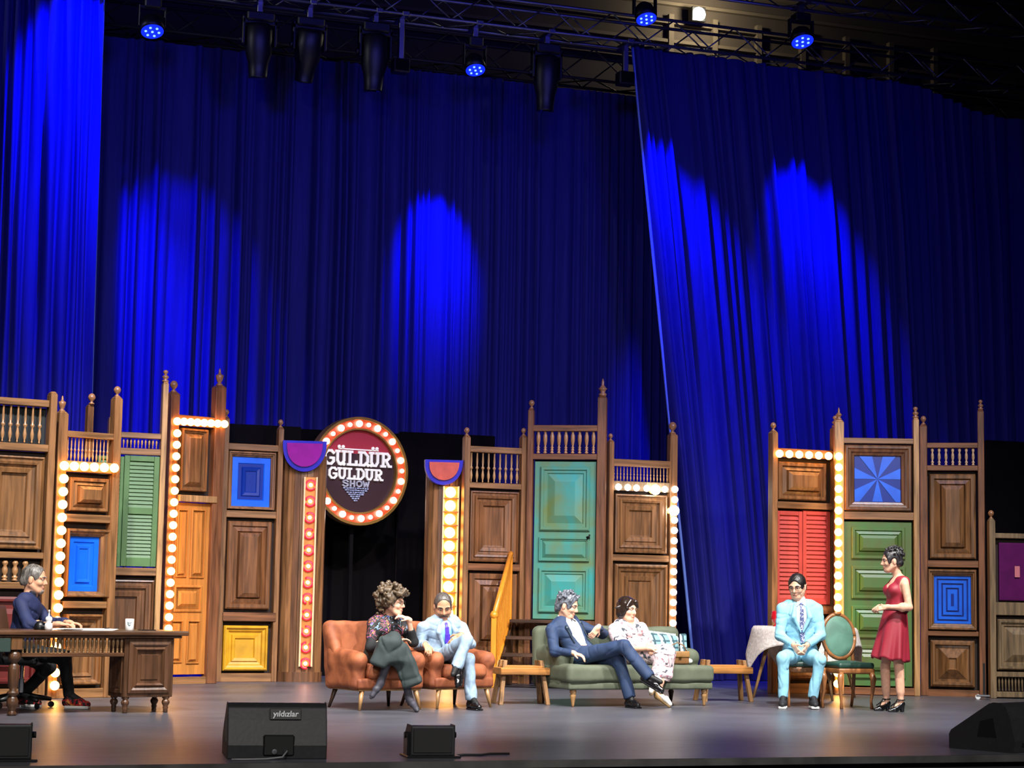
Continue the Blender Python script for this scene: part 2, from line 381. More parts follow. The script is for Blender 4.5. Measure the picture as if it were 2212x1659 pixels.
def lathe_mesh(cache, key, name, prf, n, m):
    if key not in cache:
        b = MB().lathe(prf, n); me = bpy.data.meshes.new(name); me.from_pydata(b.v, [], b.f); me.materials.append(m)
        me.polygons.foreach_set('use_smooth', [True] * len(me.polygons)); cache[key] = me
    return cache[key]
def bulb_mesh(kind):
    if kind not in BULBM:
        b = MB().ball((0, 0, 0), 1, 12, 8); me = bpy.data.meshes.new('bulb'); me.from_pydata(b.v, [], b.f)
        me.materials.append({'w': BULBW, 'c': BULBC, 'x': BULBX}[kind]); me.polygons.foreach_set('use_smooth', [True] * len(me.polygons))
        s = MB().lathe([(.55, -.2), (.55, .5), (.8, .55), (.8, .9)], 10, Matrix.Rotation(rad(-90), 4, 'X')); ms = bpy.data.meshes.new('socket'); ms.from_pydata(s.v, [], s.f); ms.materials.append(BRASS)
        BULBM[kind] = (me, ms)
    return BULBM[kind]
RAISED = [(0, .05), (0, -.02), (.05, -.035), (.13, -.035), (.17, -.015), (.26, -.015), (.30, .0), (.56, -.032), (.6, -.036)]
DEEP = [(0, .05), (0, -.045), (.06, -.06), (.10, -.06), (.14, -.04), (.24, -.03), (.28, -.012), (.40, -.006), (.43, -.02), (.56, -.014), (.60, .002), (.64, .002)]
SIMPLE = [(0, .04), (0, -.012), (.08, -.02), (.16, -.02), (.2, .004), (.42, .004), (.6, -.022)]
PYRA = [(0, .05), (0, -.03), (.1, -.045), (.2, -.045), (.25, -.01), (.35, -.012), (.80, -.075), (.86, -.06)]
BOXED = [(0, .05), (0, -.02), (.06, -.03), (.2, -.03), (.24, -.01), (.44, -.03), (.48, -.015), (.52, -.05), (.7, -.07)]
NEST = [(0, .05), (0, -.05), (.05, -.055), (.09, -.04), (.16, -.04), (.19, -.055), (.27, -.05), (.30, -.03), (.38, -.028), (.41, -.04), (.55, -.034), (.58, -.012), (.63, -.01)]
class Flat:
    def __init__(s, label, bx, by, theta, name='stage_flat', cat='stage flat'):
        s.p = ground(bx, by); s.rot = rad(theta) - YAW; s.root = thing(name, label, cat, s.p, s.rot, 'wooden stage flats')
        s.d = V((cos(s.rot), sin(s.rot), 0)); s.n = V((-sin(s.rot), cos(s.rot), 0))
    def q(s, px, py, y=0):
        r = ray(px, py); t = (s.p + s.n * y - EYEP).dot(s.n) / r.dot(s.n); w_ = EYEP + r * t - s.p
        return w_.dot(s.d), w_.z
    def rect(s, x0, y0, x1, y1, y=0):
        xm, ym = (x0 + x1) / 2, (y0 + y1) / 2
        return s.q(x0, ym, y)[0], s.q(x1, ym, y)[0], s.q(xm, y1, y)[1], s.q(xm, y0, y)[1]
    def post(s, x0, x1, yref, ytop, fin=None, m=None, y0=-.06, y1=.06, fm=None, zb=0, fs=1.0):
        u0, u1 = s.q(x0, yref)[0], s.q(x1, yref)[0]; zt = s.q((x0 + x1) / 2, ytop)[1]; uc = (u0 + u1) / 2; hw = (u1 - u0) / 2
        o = MB(); zc = zt - .03
        o.box(u0, u1, y0, y1, zb, zc)
        o.hexa([(u0, y0, zc), (u1, y0, zc), (u1, y1, zc), (u0, y1, zc)], [(uc - hw * .55, y0 * .5, zt), (uc + hw * .55, y0 * .5, zt), (uc + hw * .55, y1 * .5, zt), (uc - hw * .55, y1 * .5, zt)])
        o = o.build('post', m or W_MID, s.root, bevel=.006)
        if fin: inst('finial', lathe_mesh(FINM, fin, 'finial', FIN[fin], 12, fm or W_FIN), o, (uc, 0, zt - .005), sc=(fs, fs, fs))
        return o
    def rail(s, x0, y0, x1, y1, m=None, d0=-.045, d1=.045, name='rail'):
        u0, u1, z0, z1 = s.rect(x0, y0, x1, y1); return MB().box(u0, u1, d0, d1, z0, z1).build(name, m or W_MIDH, s.root, bevel=.006)
    def back(s, x0, y0, x1, y1, y=.05, m=None):
        u0, u1, z0, z1 = s.rect(x0, y0, x1, y1); return MB().box(u0, u1, y, y + .02, max(z0, 0), z1).build('backboard', m or W_BACK, s.root)
    def panel(s, x0, y0, x1, y1, steps=RAISED, m=None, name='panel', dy=0.0, parent=None, flat=None, label=None):
        u0, u1, z0, z1 = s.rect(x0, y0, x1, y1)
        if parent is None: u0, u1, z0, z1 = u0 + .014, u1 - .014, z0 + .014, z1 - .014; steps = [(i, y * 1.45 + .018) for i, y in steps]
        k = min(u1 - u0, z1 - z0) / 2
        o = MB().rings(u0, u1, z0, z1, [(i * k, y + dy) for i, y in steps]).build(name, m or W_PAN, parent or s.root, label=label)
        return o
    def balusters(s, x0, x1, y0, y1, n, kind='slim', m=None, rk=.5, parent=None, y=0):
        u0, u1, z0, z1 = s.rect(x0, y0, x1, y1, y); h = z1 - z0; pitch = (u1 - u0) / max(n - 1, 1); r = pitch * .5 * rk
        me = lathe_mesh(BALM, (kind, round(h, 2), round(r, 3), (m or W_TURN).name), 'baluster', [(a * r, b * h) for a, b in BALP[kind]], 8, m or W_TURN)
        for k in range(n): inst('baluster', me, parent or s.root, (u0 + pitch * k, y, z0))
    def bulb(s, px, py, rpx=9, kind='w', y=-.10):
        u, z = s.q(px, py, y); r = rpx / FOC * (s.p.dot(FH)); me, ms = bulb_mesh(kind)
        b = inst('bulb', me, s.root, (u, y, z), sc=(r, r, r)); q = inst('socket', ms, b, (0, .9, 0)); return b
    def bulbs(s, pts, rpx=9, kind='w', y=-.10):
        for px, py in pts: s.bulb(px, py, rpx, kind, y)
    def line(s, a, b, n, rpx=9, kind='w', y=-.10, skip=()):
        for k in range(n):
            if k in skip: continue
            t = k / (n - 1); s.bulb(a[0] + (b[0] - a[0]) * t, a[1] + (b[1] - a[1]) * t, rpx, kind, y)
    def shutter(s, x0, y0, x1, y1, n, m, mid=None, stile=.05):
        u0, u1, z0, z1 = s.rect(x0, y0, x1, y1); r = thing('shutter', None, None); r.parent = s.root
        fr = MB(); st = stile
        fr.box(u0, u0 + st, -.03, .02, z0, z1).box(u1 - st, u1, -.03, .02, z0, z1).box(u0 + st, u1 - st, -.028, .018, z1 - st, z1).box(u0 + st, u1 - st, -.028, .018, z0, z0 + st * 1.6)
        gaps = [(z0 + st * 1.6, z1 - st)]
        if mid:
            zm = s.q((x0 + x1) / 2, mid)[1]; fr.box(u0 + st, u1 - st, -.028, .018, zm - st * .6, zm + st * .6); gaps = [(z0 + st * 1.6, zm - st * .6), (zm + st * .6, z1 - st)]
        fr.build('shutter_frame', m, r, bevel=.004)
        tot = sum(b - a for a, b in gaps)
        for a, b in gaps:
            k = max(1, round(n * (b - a) / tot)); p = (b - a) / k
            sl = MB().box(u0 + st * .8, u1 - st * .8, -.005, .005, -p * .62, p * .62)
            me = bpy.data.meshes.new('slat'); me.from_pydata(sl.v, [], sl.f); me.materials.append(m)
            for i in range(k): inst('slat', me, r, (0, -.006, a + (i + .5) * p), (rad(-24), 0, 0))
        MB().box(u0 + .01, u1 - .01, .022, .03, z0, z1).build('shutter_back', W_BACK, r)
        return r
    def picture(s, x0, y0, x1, y1, b0x, b0y, b1x, b1y, kind, m=None):
        u0, u1, z0, z1 = s.rect(x0, y0, x1, y1); a0, a1, c0, c1 = s.rect(b0x, b0y, b1x, b1y)
        r = thing('framed_picture', None, None); r.parent = s.root
        vs, fs = [], []
        for t, y in ((0, .04), (0, -.05), (.12, -.075), (.3, -.075), (.4, -.055), (.62, -.05), (.7, -.03), (.92, -.02), (1, .012)):
            A, B, Cc, D = u0 + (a0 - u0) * t, u1 + (a1 - u1) * t, z0 + (c0 - z0) * t, z1 + (c1 - z1) * t
            vs += [(A, y, Cc), (B, y, Cc), (B, y, D), (A, y, D)]
        for i in range(8):
            for k in range(4): p, q_ = i * 4 + k, i * 4 + (k + 1) % 4; fs.append((p, q_, q_ + 4, p + 4))
        MB().add(vs, fs).build('picture_frame', m or W_DARK, r)
        w_, h_ = a1 - a0, c1 - c0
        b = MB(); B1 = mat('blue_lacquer', (22, 112, 255), .3, var=.25, scale=(3, 3, 3), coat=.3, spec=.6); B2 = mat('deep_blue_lacquer', (8, 50, 150), .3, coat=.3)
        if kind == 'star':
            b.box(a0, a1, .012, .03, c0, c1, 1); cx, cz = (a0 + a1) / 2, (c0 + c1) / 2; n = 14
            for k in range(0, n, 1):
                a, e = 2 * PI * (k + .5) / n + PI / 2, 2 * PI * (k + 1.5) / n + PI / 2
                def edge(t):
                    m_ = min(w_ / 2 / max(abs(cos(t)), 1e-6), h_ / 2 / max(abs(sin(t)), 1e-6)); return cx + cos(t) * m_, cz + sin(t) * m_
                p, q_ = edge(a), edge(e); y = .0 if k % 2 == 0 else .008
                pts = [(cx, cz), p]
                mid = None
                for sx in (-1, 1):
                    for sz in (-1, 1):
                        t = math.atan2(sz * h_, sx * w_) % (2 * PI); lo, hi = a % (2 * PI), e % (2 * PI)
                        if (lo < t < hi) or (lo > hi and (t > lo or t < hi)): mid = (cx + sx * w_ / 2, cz + sz * h_ / 2)
                if mid: pts.append(mid)
                pts.append(q_); nn = len(pts)
                b.add([(x, y, z) for x, z in pts] + [(x, .02, z) for x, z in pts], [tuple(range(nn))] + [(i, i + nn, (i + 1) % nn + nn, (i + 1) % nn) for i in range(nn)], 0 if k % 2 == 0 else 1)
        elif kind == 'spiral':
            k = min(w_, h_) / 2
            b.rings(a0, a1, c0, c1, [(0, .02), (0, -.002), (.14 * k, -.002)], cap=False, mi=0)
            t = .14
            while t < .8:
                b.rings(a0, a1, c0, c1, [(t * k, -.002), (t * k, .016), ((t + .09) * k, .016), ((t + .09) * k, -.002)], cap=False, mi=1)
                b.rings(a0, a1, c0, c1, [((t + .09) * k, -.002), (min(t + .25, .95) * k, -.002)], cap=t + .25 >= .8, mi=0); t += .25
            b.box((a0 + a1) / 2 - w_ * .04, (a0 + a1) / 2 + w_ * .04, -.006, .0, c0 + h_ * .37, c1 - h_ * .37, 1)
        else:
            k = min(w_, h_) / 2
            b.rings(a0, a1, c0, c1, [(0, .02), (0, .004), (.3 * k, .004), (.34 * k, .018)], cap=False, mi=0)
            b.rings(a0, a1, c0, c1, [(.34 * k, .018), (.5 * k, .018), (.56 * k, -.004), (.7 * k, .0), (.74 * k, .012), (.86 * k, .012)], mi=0 if kind == 'door' else 1)
        b.build('picture_panel', [B1, B2], r)
        MB().box(a0 - .003, a1 + .003, -.022, -.018, c0 - .003, c1 + .003).build('glass_pane', GLASS, r)
        return r
def glass_mat():
    m = bpy.data.materials.new('picture_glass'); m.use_nodes = True; nt = m.node_tree; nt.nodes.remove(nt.nodes['Principled BSDF'])
    out = nt.nodes['Material Output']; t = nt.nodes.new('ShaderNodeBsdfTransparent'); g = nt.nodes.new('ShaderNodeBsdfGlossy'); f0 = nt.nodes.new('ShaderNodeLayerWeight'); f0.inputs['Blend'].default_value = .15; f = nt.nodes.new('ShaderNodeMapRange'); nt.links.new(f0.outputs['Facing'], f.inputs[0]); f.inputs[3].default_value = .05; f.inputs[4].default_value = .6; x = nt.nodes.new('ShaderNodeMixShader')
    g.inputs['Roughness'].default_value = .02; 
    nt.links.new(f.outputs[0], x.inputs[0]); nt.links.new(t.outputs[0], x.inputs[1]); nt.links.new(g.outputs[0], x.inputs[2]); nt.links.new(x.outputs[0], out.inputs[0]); return m
GLASS = glass_mat()
GREENP = mat('green_shutter_paint', (78, 112, 62), .45, var=.2, scale=(5, 5, 3)); REDP = mat('red_shutter_paint', (172, 58, 50), .55, var=.25, scale=(5, 5, 3))
GREEND = mat('green_door_paint', (62, 104, 50), .4, var=.45, scale=(4, 4, 2.5), dark=(86, 92, 44)); YELP = mat('yellow_panel_paint', (205, 150, 30), .4, var=.3, scale=(4, 4, 4))
TURQ = mat('turquoise_door_paint', (44, 132, 124), .42, var=.5, scale=(2.4, 2.4, 2.0), dark=(104, 120, 62), bump=.05); PURP = mat('purple_panel_paint', (84, 4, 78), .7, var=.2, scale=(6, 6, 6), spec=.2)
REDPAN = mat('red_panel_paint', (96, 22, 18), .5, var=.3, scale=(5, 5, 5))

# --- flat 1, cut by the left edge
f = Flat('tall brown flat cut by the left edge, behind the desk', 78, 1513, 34)
f.post(104, 119, 900, 846, None, W_MID); f.post(-62, -45, 900, 838, 'ball')
f.rail(-45, 860, 104, 875); f.balusters(-26, 86, 876, 955, 8, 'slim', rk=.62); f.rail(-45, 957, 103, 973)
f.back(-48, 876, 104, 957, .07, mat('dark_felt', (34, 38, 40), .9))
f.back(-50, 973, 100, 1194); f.panel(-40, 982, 92, 1188, NEST, W_PAN); f.rail(-50, 1192, 96, 1206)
f.back(-52, 1206, 94, 1258); f.balusters(-34, 54, 1211, 1254, 5, 'knob', W_TURN, .62); f.rail(-52, 1257, 94, 1272)
f.back(-55, 1272, 90, 1490); f.panel(-44, 1286, 82, 1480, SIMPLE, REDPAN, label='red painted panel'); f.rail(-55, 1488, 86, 1510)
# --- flat 2, bulbs down its left post
f = Flat('brown flat edged with warm bulbs, blue door picture, left of the green shutter', 108, 1509, 40)
f.post(121, 141, 950, 888, 'urn', W_MID, fs=.62); f.post(241, 257, 950, 856, 'ball', W_MID, fs=.8); f.post(190, 203, 900, 872, 'ball', W_DARK, .0, .07, zb=2.6, fs=.8)
f.rail(140, 934, 243, 947); f.balusters(146, 232, 947, 998, 12, 'slim', W_TURN, .62); f.rail(139, 998, 246, 1022)
f.back(138, 1022, 244, 1500); f.panel(147, 1030, 236, 1108, BOXED, W_PAN); f.rail(136, 1112, 242, 1129)
f.picture(139, 1143, 234, 1290, 148, 1160, 212, 1277, 'door', W_PAN); f.rail(132, 1299, 232, 1314)
f.panel(134, 1324, 218, 1482, DEEP, W_PAN); f.rail(110, 1487, 226, 1508)
f.line((139, 1006), (247, 1011), 6, 10); f.line((138, 1034), (118, 1481), 17, 10)
# --- flat 3, green shutter
f = Flat('flat with pale green louvred shutter behind the desk', 300, 1490, 22)
f.post(346, 358, 960, 824, 'tier', W_LITE, fs=.85); f.post(232, 244, 960, 900, None, W_MID)
f.rail(244, 935, 347, 947); f.balusters(259, 338, 949, 968, 11, 'drop', W_LITE, .6); f.rail(244, 969, 346, 983)
f.shutter(264, 985, 340, 1224, 24, GREENP, 1104, .065); f.shutter(206, 985, 263, 1224, 24, GREENP, 1104, .04)
f.rail(200, 1226, 343, 1243); f.back(200, 1243, 340, 1475); f.panel(196, 1250, 330, 1465, NEST, W_DARK); f.rail(196, 1468, 336, 1490)
# --- flat 4, orange wood door
f = Flat('tall flat with plain orange wood door and a column of warm bulbs', 366, 1478, 42)
f.post(362, 381, 940, 846, 'ball', W_RED); f.post(459, 481, 940, 832, 'urn', W_RED, fs=.8)
f.rail(378, 899, 466, 922, W_REDH); f.back(376, 922, 462, 1080); f.panel(388, 924, 449, 1064, RAISED, W_PAN)
f.rail(381, 1071, 462, 1085, W_LITE, -.08)
def door(f, x0, y0, x1, y1, pans, m, lab, steps=SIMPLE, skew=0):
    u0, u1, z0, z1 = f.rect(x0, y0, x1, y1); r = thing('door', None, None); r.parent = f.root; r['label'] = lab
    MB().box(u0, u1, .0, .04, z0, z1).build('door_leaf', m, r, bevel=.004)
    for a in pans: f.panel(*a, steps, m, 'door_panel', -.004, r)
    return r
dr = door(f, 371, 1086, 450, 1457, [(381, 1100, 404, 1247), (411, 1100, 442, 1249), (374, 1264, 435, 1322), (366, 1340, 393, 1432), (402, 1340, 430, 1434)], W_ORNG, 'orange wooden door of five panels')
f.rail(355, 1462, 455, 1478)
f.line((383, 910), (485, 916), 8, 8.5); f.line((383, 936), (364, 1358), 18, 8.5)
# --- flat 5
f = Flat('flat with small blue picture above and a bright yellow panel at its foot', 457, 1473, 24)
f.post(480, 491, 1000, 900, 'ball', W_MID, fs=.7); f.post(598, 609, 1000, 922, 'ball', W_MID, fs=.7)
f.rail(489, 960, 601, 974); f.back(486, 974, 600, 1110); f.picture(490, 976, 592, 1101, 501, 988, 583, 1094, 'pic', W_MID)
f.rail(486, 1104, 598, 1119); f.back(482, 1119, 594, 1325); f.panel(487, 1124, 586, 1318, BOXED, W_PANR)
f.rail(478, 1323, 592, 1342, W_REDH, -.08); f.back(474, 1342, 590, 1455); f.panel(478, 1349, 578, 1451, DEEP, YELP, label='yellow painted panel'); f.rail(470, 1454, 590, 1473)
# --- flat 6
f = Flat('brown flat of two raised panels just left of the turquoise door', 998, 1477, 21)
f.post(1001, 1013, 1000, 940, 'ball', W_MID, fs=.75); f.post(1124, 1136, 1000, 940, 'ball', W_MID, fs=.7)
f.rail(1012, 966, 1126, 979); f.balusters(1018, 1117, 979, 1043, 9, 'slim', W_LITE, .6); f.rail(1011, 1044, 1125, 1056)
f.back(1008, 1056, 1124, 1470); f.panel(1011, 1060, 1119, 1216, NEST, W_PANR); f.rail(1007, 1218, 1122, 1233, W_REDH)
f.panel(1010, 1237, 1117, 1412, BOXED, W_PANR); f.rail(1005, 1416, 1120, 1476, W_REDH)
# --- flat 7, turquoise door at the head of the stairs
f7 = f = Flat('tall flat with a turquoise door at the top of the steps', 1140, 1478, -10)
f.post(1141, 1153, 960, 882, 'ball', W_RED, fs=.8); f.post(1291, 1310, 960, 855, 'spike', W_RED)
f.rail(1151, 919, 1293, 932, W_REDH); f.balusters(1163, 1282, 932, 980, 9, 'vase', W_TURN, .6); f.rail(1151, 981, 1293, 993, W_REDH)
dr = door(f, 1153, 997, 1286, 1338, [(1167, 1008, 1275, 1147), (1164, 1161, 1273, 1213), (1163, 1227, 1272, 1324)], TURQ, 'turquoise door with worn green patches', RAISED)
u, z = f.q(1270, 1163)
h = MB().lathe([(.03, 0), (.03, .012), (.012, .014), (.012, .05)], 10, Matrix.Translation((u, -.005, z)) @ Matrix.Rotation(rad(90), 4, 'X'))
h.tube([(u, -.05, z), (u + .015, -.055, z), (u + .03, -.052, z + .05)], .011, 8); h.build('door_handle', mat('dark_handle', (30, 28, 26), .4, .8), dr, True)
f.back(1150, 993, 1290, 1478, .06); f.rail(1146, 1340, 1290, 1362, W_DARK)
# --- flat 8, white bulbs
f = Flat('brown flat edged with white bulbs on its top and right side', 1312, 1481, 20)
f.post(1313, 1323, 1020, 950, 'ball', W_MID, fs=.62); f.post(1444, 1460, 1020, 936, 'ball', W_MID, fs=1.1)
f.rail(1322, 994, 1446, 1009); f.balusters(1326, 1441, 1009, 1041, 17, 'slim', W_LITE, .55); f.rail(1321, 1041, 1446, 1062, W_GREY)
f.back(1320, 1062, 1445, 1480); f.panel(1324, 1067, 1439, 1197, NEST, W_PAN); f.rail(1319, 1199, 1444, 1213); f.panel(1322, 1217, 1440, 1425, DEEP, W_PAN); f.rail(1316, 1430, 1442, 1480)
f.bulbs([(1336, 1052), (1356, 1053), (1375, 1054), (1397, 1055), (1436, 1057)], 7.2, 'c'); f.bulb(1416, 1058, 11, 'x', -.13)
f.line((1458, 1057), (1454, 1346), 14, 7.4, 'c', skip=(2,)); f.bulb(1456, 1103, 11.5, 'x', -.13)
# --- right group
f = Flat('flat with red louvred shutters behind the seated cyan suit', 1665, 1498, 22)
f.post(1664, 1676, 1000, 930, 'ball', W_MID, fs=.75); f.post(1797, 1811, 990, 922, 'tier', W_MID, fs=.9)
f.rail(1675, 971, 1800, 990, W_REDH); f.back(1674, 990, 1798, 1480); f.panel(1679, 997, 1786, 1083, BOXED, W_PAN); f.rail(1674, 1086, 1799, 1100, W_MIDH, -.07)
f.shutter(1674, 1104, 1731, 1306, 19, REDP, None, .055); f.shutter(1732, 1104, 1791, 1306, 19, REDP, None, .055)
f.rail(1672, 1307, 1800, 1326, W_REDH, -.07); f.panel(1676, 1334, 1790, 1470, DEEP, W_DARK); f.rail(1668, 1476, 1800, 1498)
f.line((1684, 980), (1790, 985), 6, 8.5)
f = Flat('tall flat with blue starburst picture over a green four panel door', 1806, 1500, -2)
f.post(1802, 1822, 1000, 907, 'spike', W_LITE, fs=.7); f.post(1972, 1984, 1000, 902, 'tier', W_LITE, fs=.85)
f.line((1812, 986), (1809, 1477), 22, 8.5)
f.rail(1820, 947, 1974, 959); f.back(1820, 959, 1972, 1110); f.picture(1823, 962, 1968, 1104, 1846, 986, 1945, 1084, 'star', W_DARK)
f.rail(1821, 1106, 1974, 1123)
door(f, 1822, 1127, 1970, 1482, [(1839, 1139, 1955, 1208), (1839, 1223, 1956, 1294), (1839, 1309, 1956, 1379), (1839, 1394, 1956, 1466)], GREEND, 'green door of four raised panels', BOXED)
f.back(1820, 1123, 1974, 1500, .06); f.rail(1800, 1485, 1976, 1501, W_REDH)
f = Flat('narrow flat with concentric blue rectangle picture, beside the green door', 1986, 1502, -13)
f.post(1987, 2003, 1000, 916, 'ball', W_RED, fs=.75); f.post(2112, 2126, 1000, 884, 'tier', W_RED, fs=.75)
f.rail(2001, 957, 2114, 968, W_REDH); f.balusters(2014, 2102, 968, 1005, 7, 'knob', mat('pale_turned', (196, 160, 120), .3, var=.3, scale=(12, 12, 12)), .5); f.rail(2001, 1006, 2114, 1017, W_REDH)
f.back(2000, 1017, 2114, 1495); f.panel(2006, 1022, 2110, 1209, BOXED, W_PAN); f.rail(2001, 1211, 2114, 1226, W_REDH)
f.picture(2005, 1230, 2110, 1361, 2018, 1245, 2097, 1347, 'spiral', W_PAN); f.rail(2001, 1363, 2114, 1374, W_REDH); f.panel(2008, 1381, 2108, 1486, PYRA, W_PAN); f.rail(2001, 1490, 2116, 1508, W_REDH)
f = Flat('low weathered flat with purple panel cut by the right edge', 2136, 1508, 2)
f.post(2135, 2148, 1200, 1120, 'ball', W_GREY, fs=.75); f.rail(2147, 1153, 2290, 1164, W_GREY); f.post(2290, 2303, 1200, 1120, 'ball', W_GREY, fs=.75)
f.back(2146, 1164, 2292, 1505); pp = f.panel(2156, 1171, 2282, 1300, [(0, .04), (0, -.01), (.05, -.012)], PURP, label='purple painted panel')
u0, u1, z0, z1 = f.rect(2191, 1223, 2202, 1247); MB().box(u0, u1, -.02, -.012, z0, z1).build('plaque', mat('pink_plaque', (196, 110, 120), .5), pp)
f.rail(2147, 1302, 2292, 1330, W_GREY); f.panel(2152, 1336, 2288, 1450, RAISED, W_GREY); f.rail(2146, 1452, 2292, 1463, W_GREY); f.balusters(2151, 2286, 1464, 1494, 20, 'drop', W_GREY, .7); f.rail(2138, 1495, 2292, 1507, W_GREY)

# --- black masking panels behind
MASK = mat('black_masking_cloth', (12, 9, 10), .95, spec=.1, var=.4, scale=(2, 2, 2), bump=.1)
def mask(lab, x0, y0, x1, y1, d, th=20):
    p = atd((x0 + x1) / 2, y0, d); a, b = atd(x0, y0, d), atd(x1, y0, d); w_ = (b - a).length / 2 * 1.04
    t = thing('masking_panel', lab, 'masking panel', (p.x, p.y, 0), rad(th) - YAW, 'black masking panels')
    MB().box(-w_, w_, 0, .03, 0, p.z).build('cloth', MASK, t, bevel=.01)
    fr = MB(); fr.box(-w_, -w_ + .06, .03, .07, 0, p.z - .01).box(w_ - .06, w_, .03, .07, 0, p.z - .01).box(-w_, w_, .03, .07, p.z * .5, p.z * .5 + .08); fr.build('brace_frame', W_BACK, t)
mask('black masking panel behind the flat with the yellow panel', 478, 918, 650, 1400, 25.6)
mask('black masking panel closing the doorway under the round sign', 640, 932, 900, 1400, 27.3)
mask('black masking panel behind the orange capped column', 864, 937, 1072, 1400, 27.6)
mask('black masking panel behind the low purple flat', 2118, 955, 2320, 1400, 26.2)

# --- half round columns with light strips and painted caps
def column(lab, bx, by, theta, x0, x1, ytop, yref, cap, capcol, caprim, strip, bulbs, kind):
    f = Flat(lab, bx, by, theta, 'light_column', 'column'); r = f.root
    u0, u1 = f.q(x0, yref)[0], f.q(x1, yref)[0]; R = (u1 - u0) / 2; uc = (u0 + u1) / 2; zt = f.q((x0 + x1) / 2, ytop)[1]; n = 11
    for k in range(n):
        a0, a1 = PI * (k + .04) / n, PI * (k + .96) / n
        def P(a, q, z): return (uc - cos(a) * q, -sin(a) * q * .62, z)
        z0 = .13; bl = [P(a0, R, z0), P(a1, R, z0), P(a1, R * .9, z0), P(a0, R * .9, z0)]; tl = [P(a0, R, zt), P(a1, R, zt), P(a1, R * .9, zt), P(a0, R * .9, zt)]
        MB().hexa(bl, tl).build('stave', (W_MID, W_DARK, W_PAN)[k % 3], r)
    vs = []; pr = [(uc - cos(PI * k / 16) * R * 1.04, -sin(PI * k / 16) * R * .66) for k in range(17)]
    m = MB(); m.add([(x, y, 0) for x, y in pr] + [(x, y, .13) for x, y in pr], [(i, i + 1, i + 18, i + 17) for i in range(16)] + [tuple(range(17, 34))]); m.build('plinth', W_DARK, r)
    m = MB(); m.add([(uc - cos(PI * k / 16) * R * .9, -sin(PI * k / 16) * R * .55, z) for z in (.02, zt) for k in range(17)], [(i, i + 1, i + 18, i + 17) for i in range(16)] + [tuple(range(17, 34))]); m.build('core', W_BACK, r)
    yf = -R * .66
    s0, s1 = f.q(strip[0], yref, yf)[0], f.q(strip[1], yref, yf)[0]; zs0, zs1 = f.q(bx, strip[3], yf)[1], f.q(bx, strip[2], yf)[1]
    st = MB().box(s0, s1, yf, yf + .05, zs0, zs1).build('light_strip', mat('copper_strip', (214, 140, 70), .3, .35, var=.3, scale=(6, 6, 3)), r, bevel=.004)
    for u in (s0, s1): MB().box(u - .012, u + .012, yf - .05, yf + .05, zs0, zs1).build('strip_edge', mat('pale_strip_edge', (226, 196, 150), .3, .2), st, bevel=.004)
    for px, py in bulbs:
        u, z = f.q(px, py, yf); u = (s0 + s1) / 2
        if kind == 'ring':
            me, ms = bulb_mesh('c'); b = inst('bulb', me, r, (u, yf - .03, z), sc=(.024, .024, .024))
            if 'ring' not in BALM:
                t = MB(); ang = [2 * PI * k / 20 for k in range(19)]; t.tube([(.062 * cos(a), 0, .062 * sin(a)) for a in ang], .017, 8)
                o = t.build('red_ring', mat('red_ring', (220, 30, 50), .3, emit=.5, ecol=(1, .02, .04, 1)), r, True); BALM['ring'] = o.data; o.location = (u, yf - .02, z)
            else: o = inst('red_ring', BALM['ring'], r, (u, yf - .02, z), (0, rnd.uniform(0, 6), 0))
        else:
            me, ms = bulb_mesh('w'); b = inst('bulb', me, r, (u - .01, yf - .05, z), sc=(.074, .074, .074)); inst('socket', ms, b, (0, .7, 0))
            MB().box(s0, s1, yf - .06, yf, z - .088, z - .076).build('divider', W_MIDH, r)
    # cap: a thick half disc leaning forward under the column head
    cx0, cx1, cy0, cy1 = cap; yc = -R * .7 - .12
    a, b = f.q(cx0, cy0 + 3, yc)[0], f.q(cx1, cy0 + 3, yc)[0]; z1 = f.q((cx0 + cx1) / 2, cy0, yc)[1]; z0 = f.q((cx0 + cx1) / 2, cy1, yc)[1]
    g = thing('cap', None, None); g.parent = r
    def half(k0, y0, y1, mm, nm, inset):
        pts = [(a + inset, z1 - inset * .6)]; N = 18
        for k in range(N + 1):
            t = PI * k / N; pts.append(((a + b) / 2 - cos(t) * ((b - a) / 2 - inset), z1 - inset * .6 - sin(t) ** .8 * (z1 - z0 - inset * 1.75)))
        pts = pts[1:]; nn = len(pts)
        def tl(z): return (z1 - z) * .35
        MB().add([(x, yc + y0 + tl(z), z) for x, z in pts] + [(x, yc + y1 + tl(z), z) for x, z in pts], [tuple(range(nn)), tuple(range(2 * nn - 1, nn - 1, -1))] + [(i, i + nn, (i + 1) % nn + nn, (i + 1) % nn) for i in range(nn)]).build(nm, mm, g)
    half(0, -.06, .1, caprim, 'cap_rim', 0); half(0, -.085, -.055, capcol, 'cap_face', .055)
    return f
BLR = mat('blue_cap_rim', (52, 50, 190), .5, var=.2, scale=(6, 6, 6))
column('left half round column with red ringed lamps and purple half disc cap', 641, 1472, 8, 603, 702, 985, 1150, (611, 706, 953, 1018), mat('purple_cap', (150, 20, 150), .5, var=.15, scale=(8, 8, 8)), BLR, (655, 681, 1030, 1440), [(668 - .04 * (y - 1040), y) for y in range(1048, 1440, 35)], 'ring')
column('right half round column with a glaring lamp strip and orange half disc cap', 956, 1474, 8, 917, 1004, 1000, 1150, (918, 1000, 994, 1047), mat('orange_cap', (206, 96, 84), .5, var=.2, scale=(8, 8, 8)), BLR, (956, 988, 1050, 1440), [(974, y) for y in range(1064, 1440, 29)], 'glow')

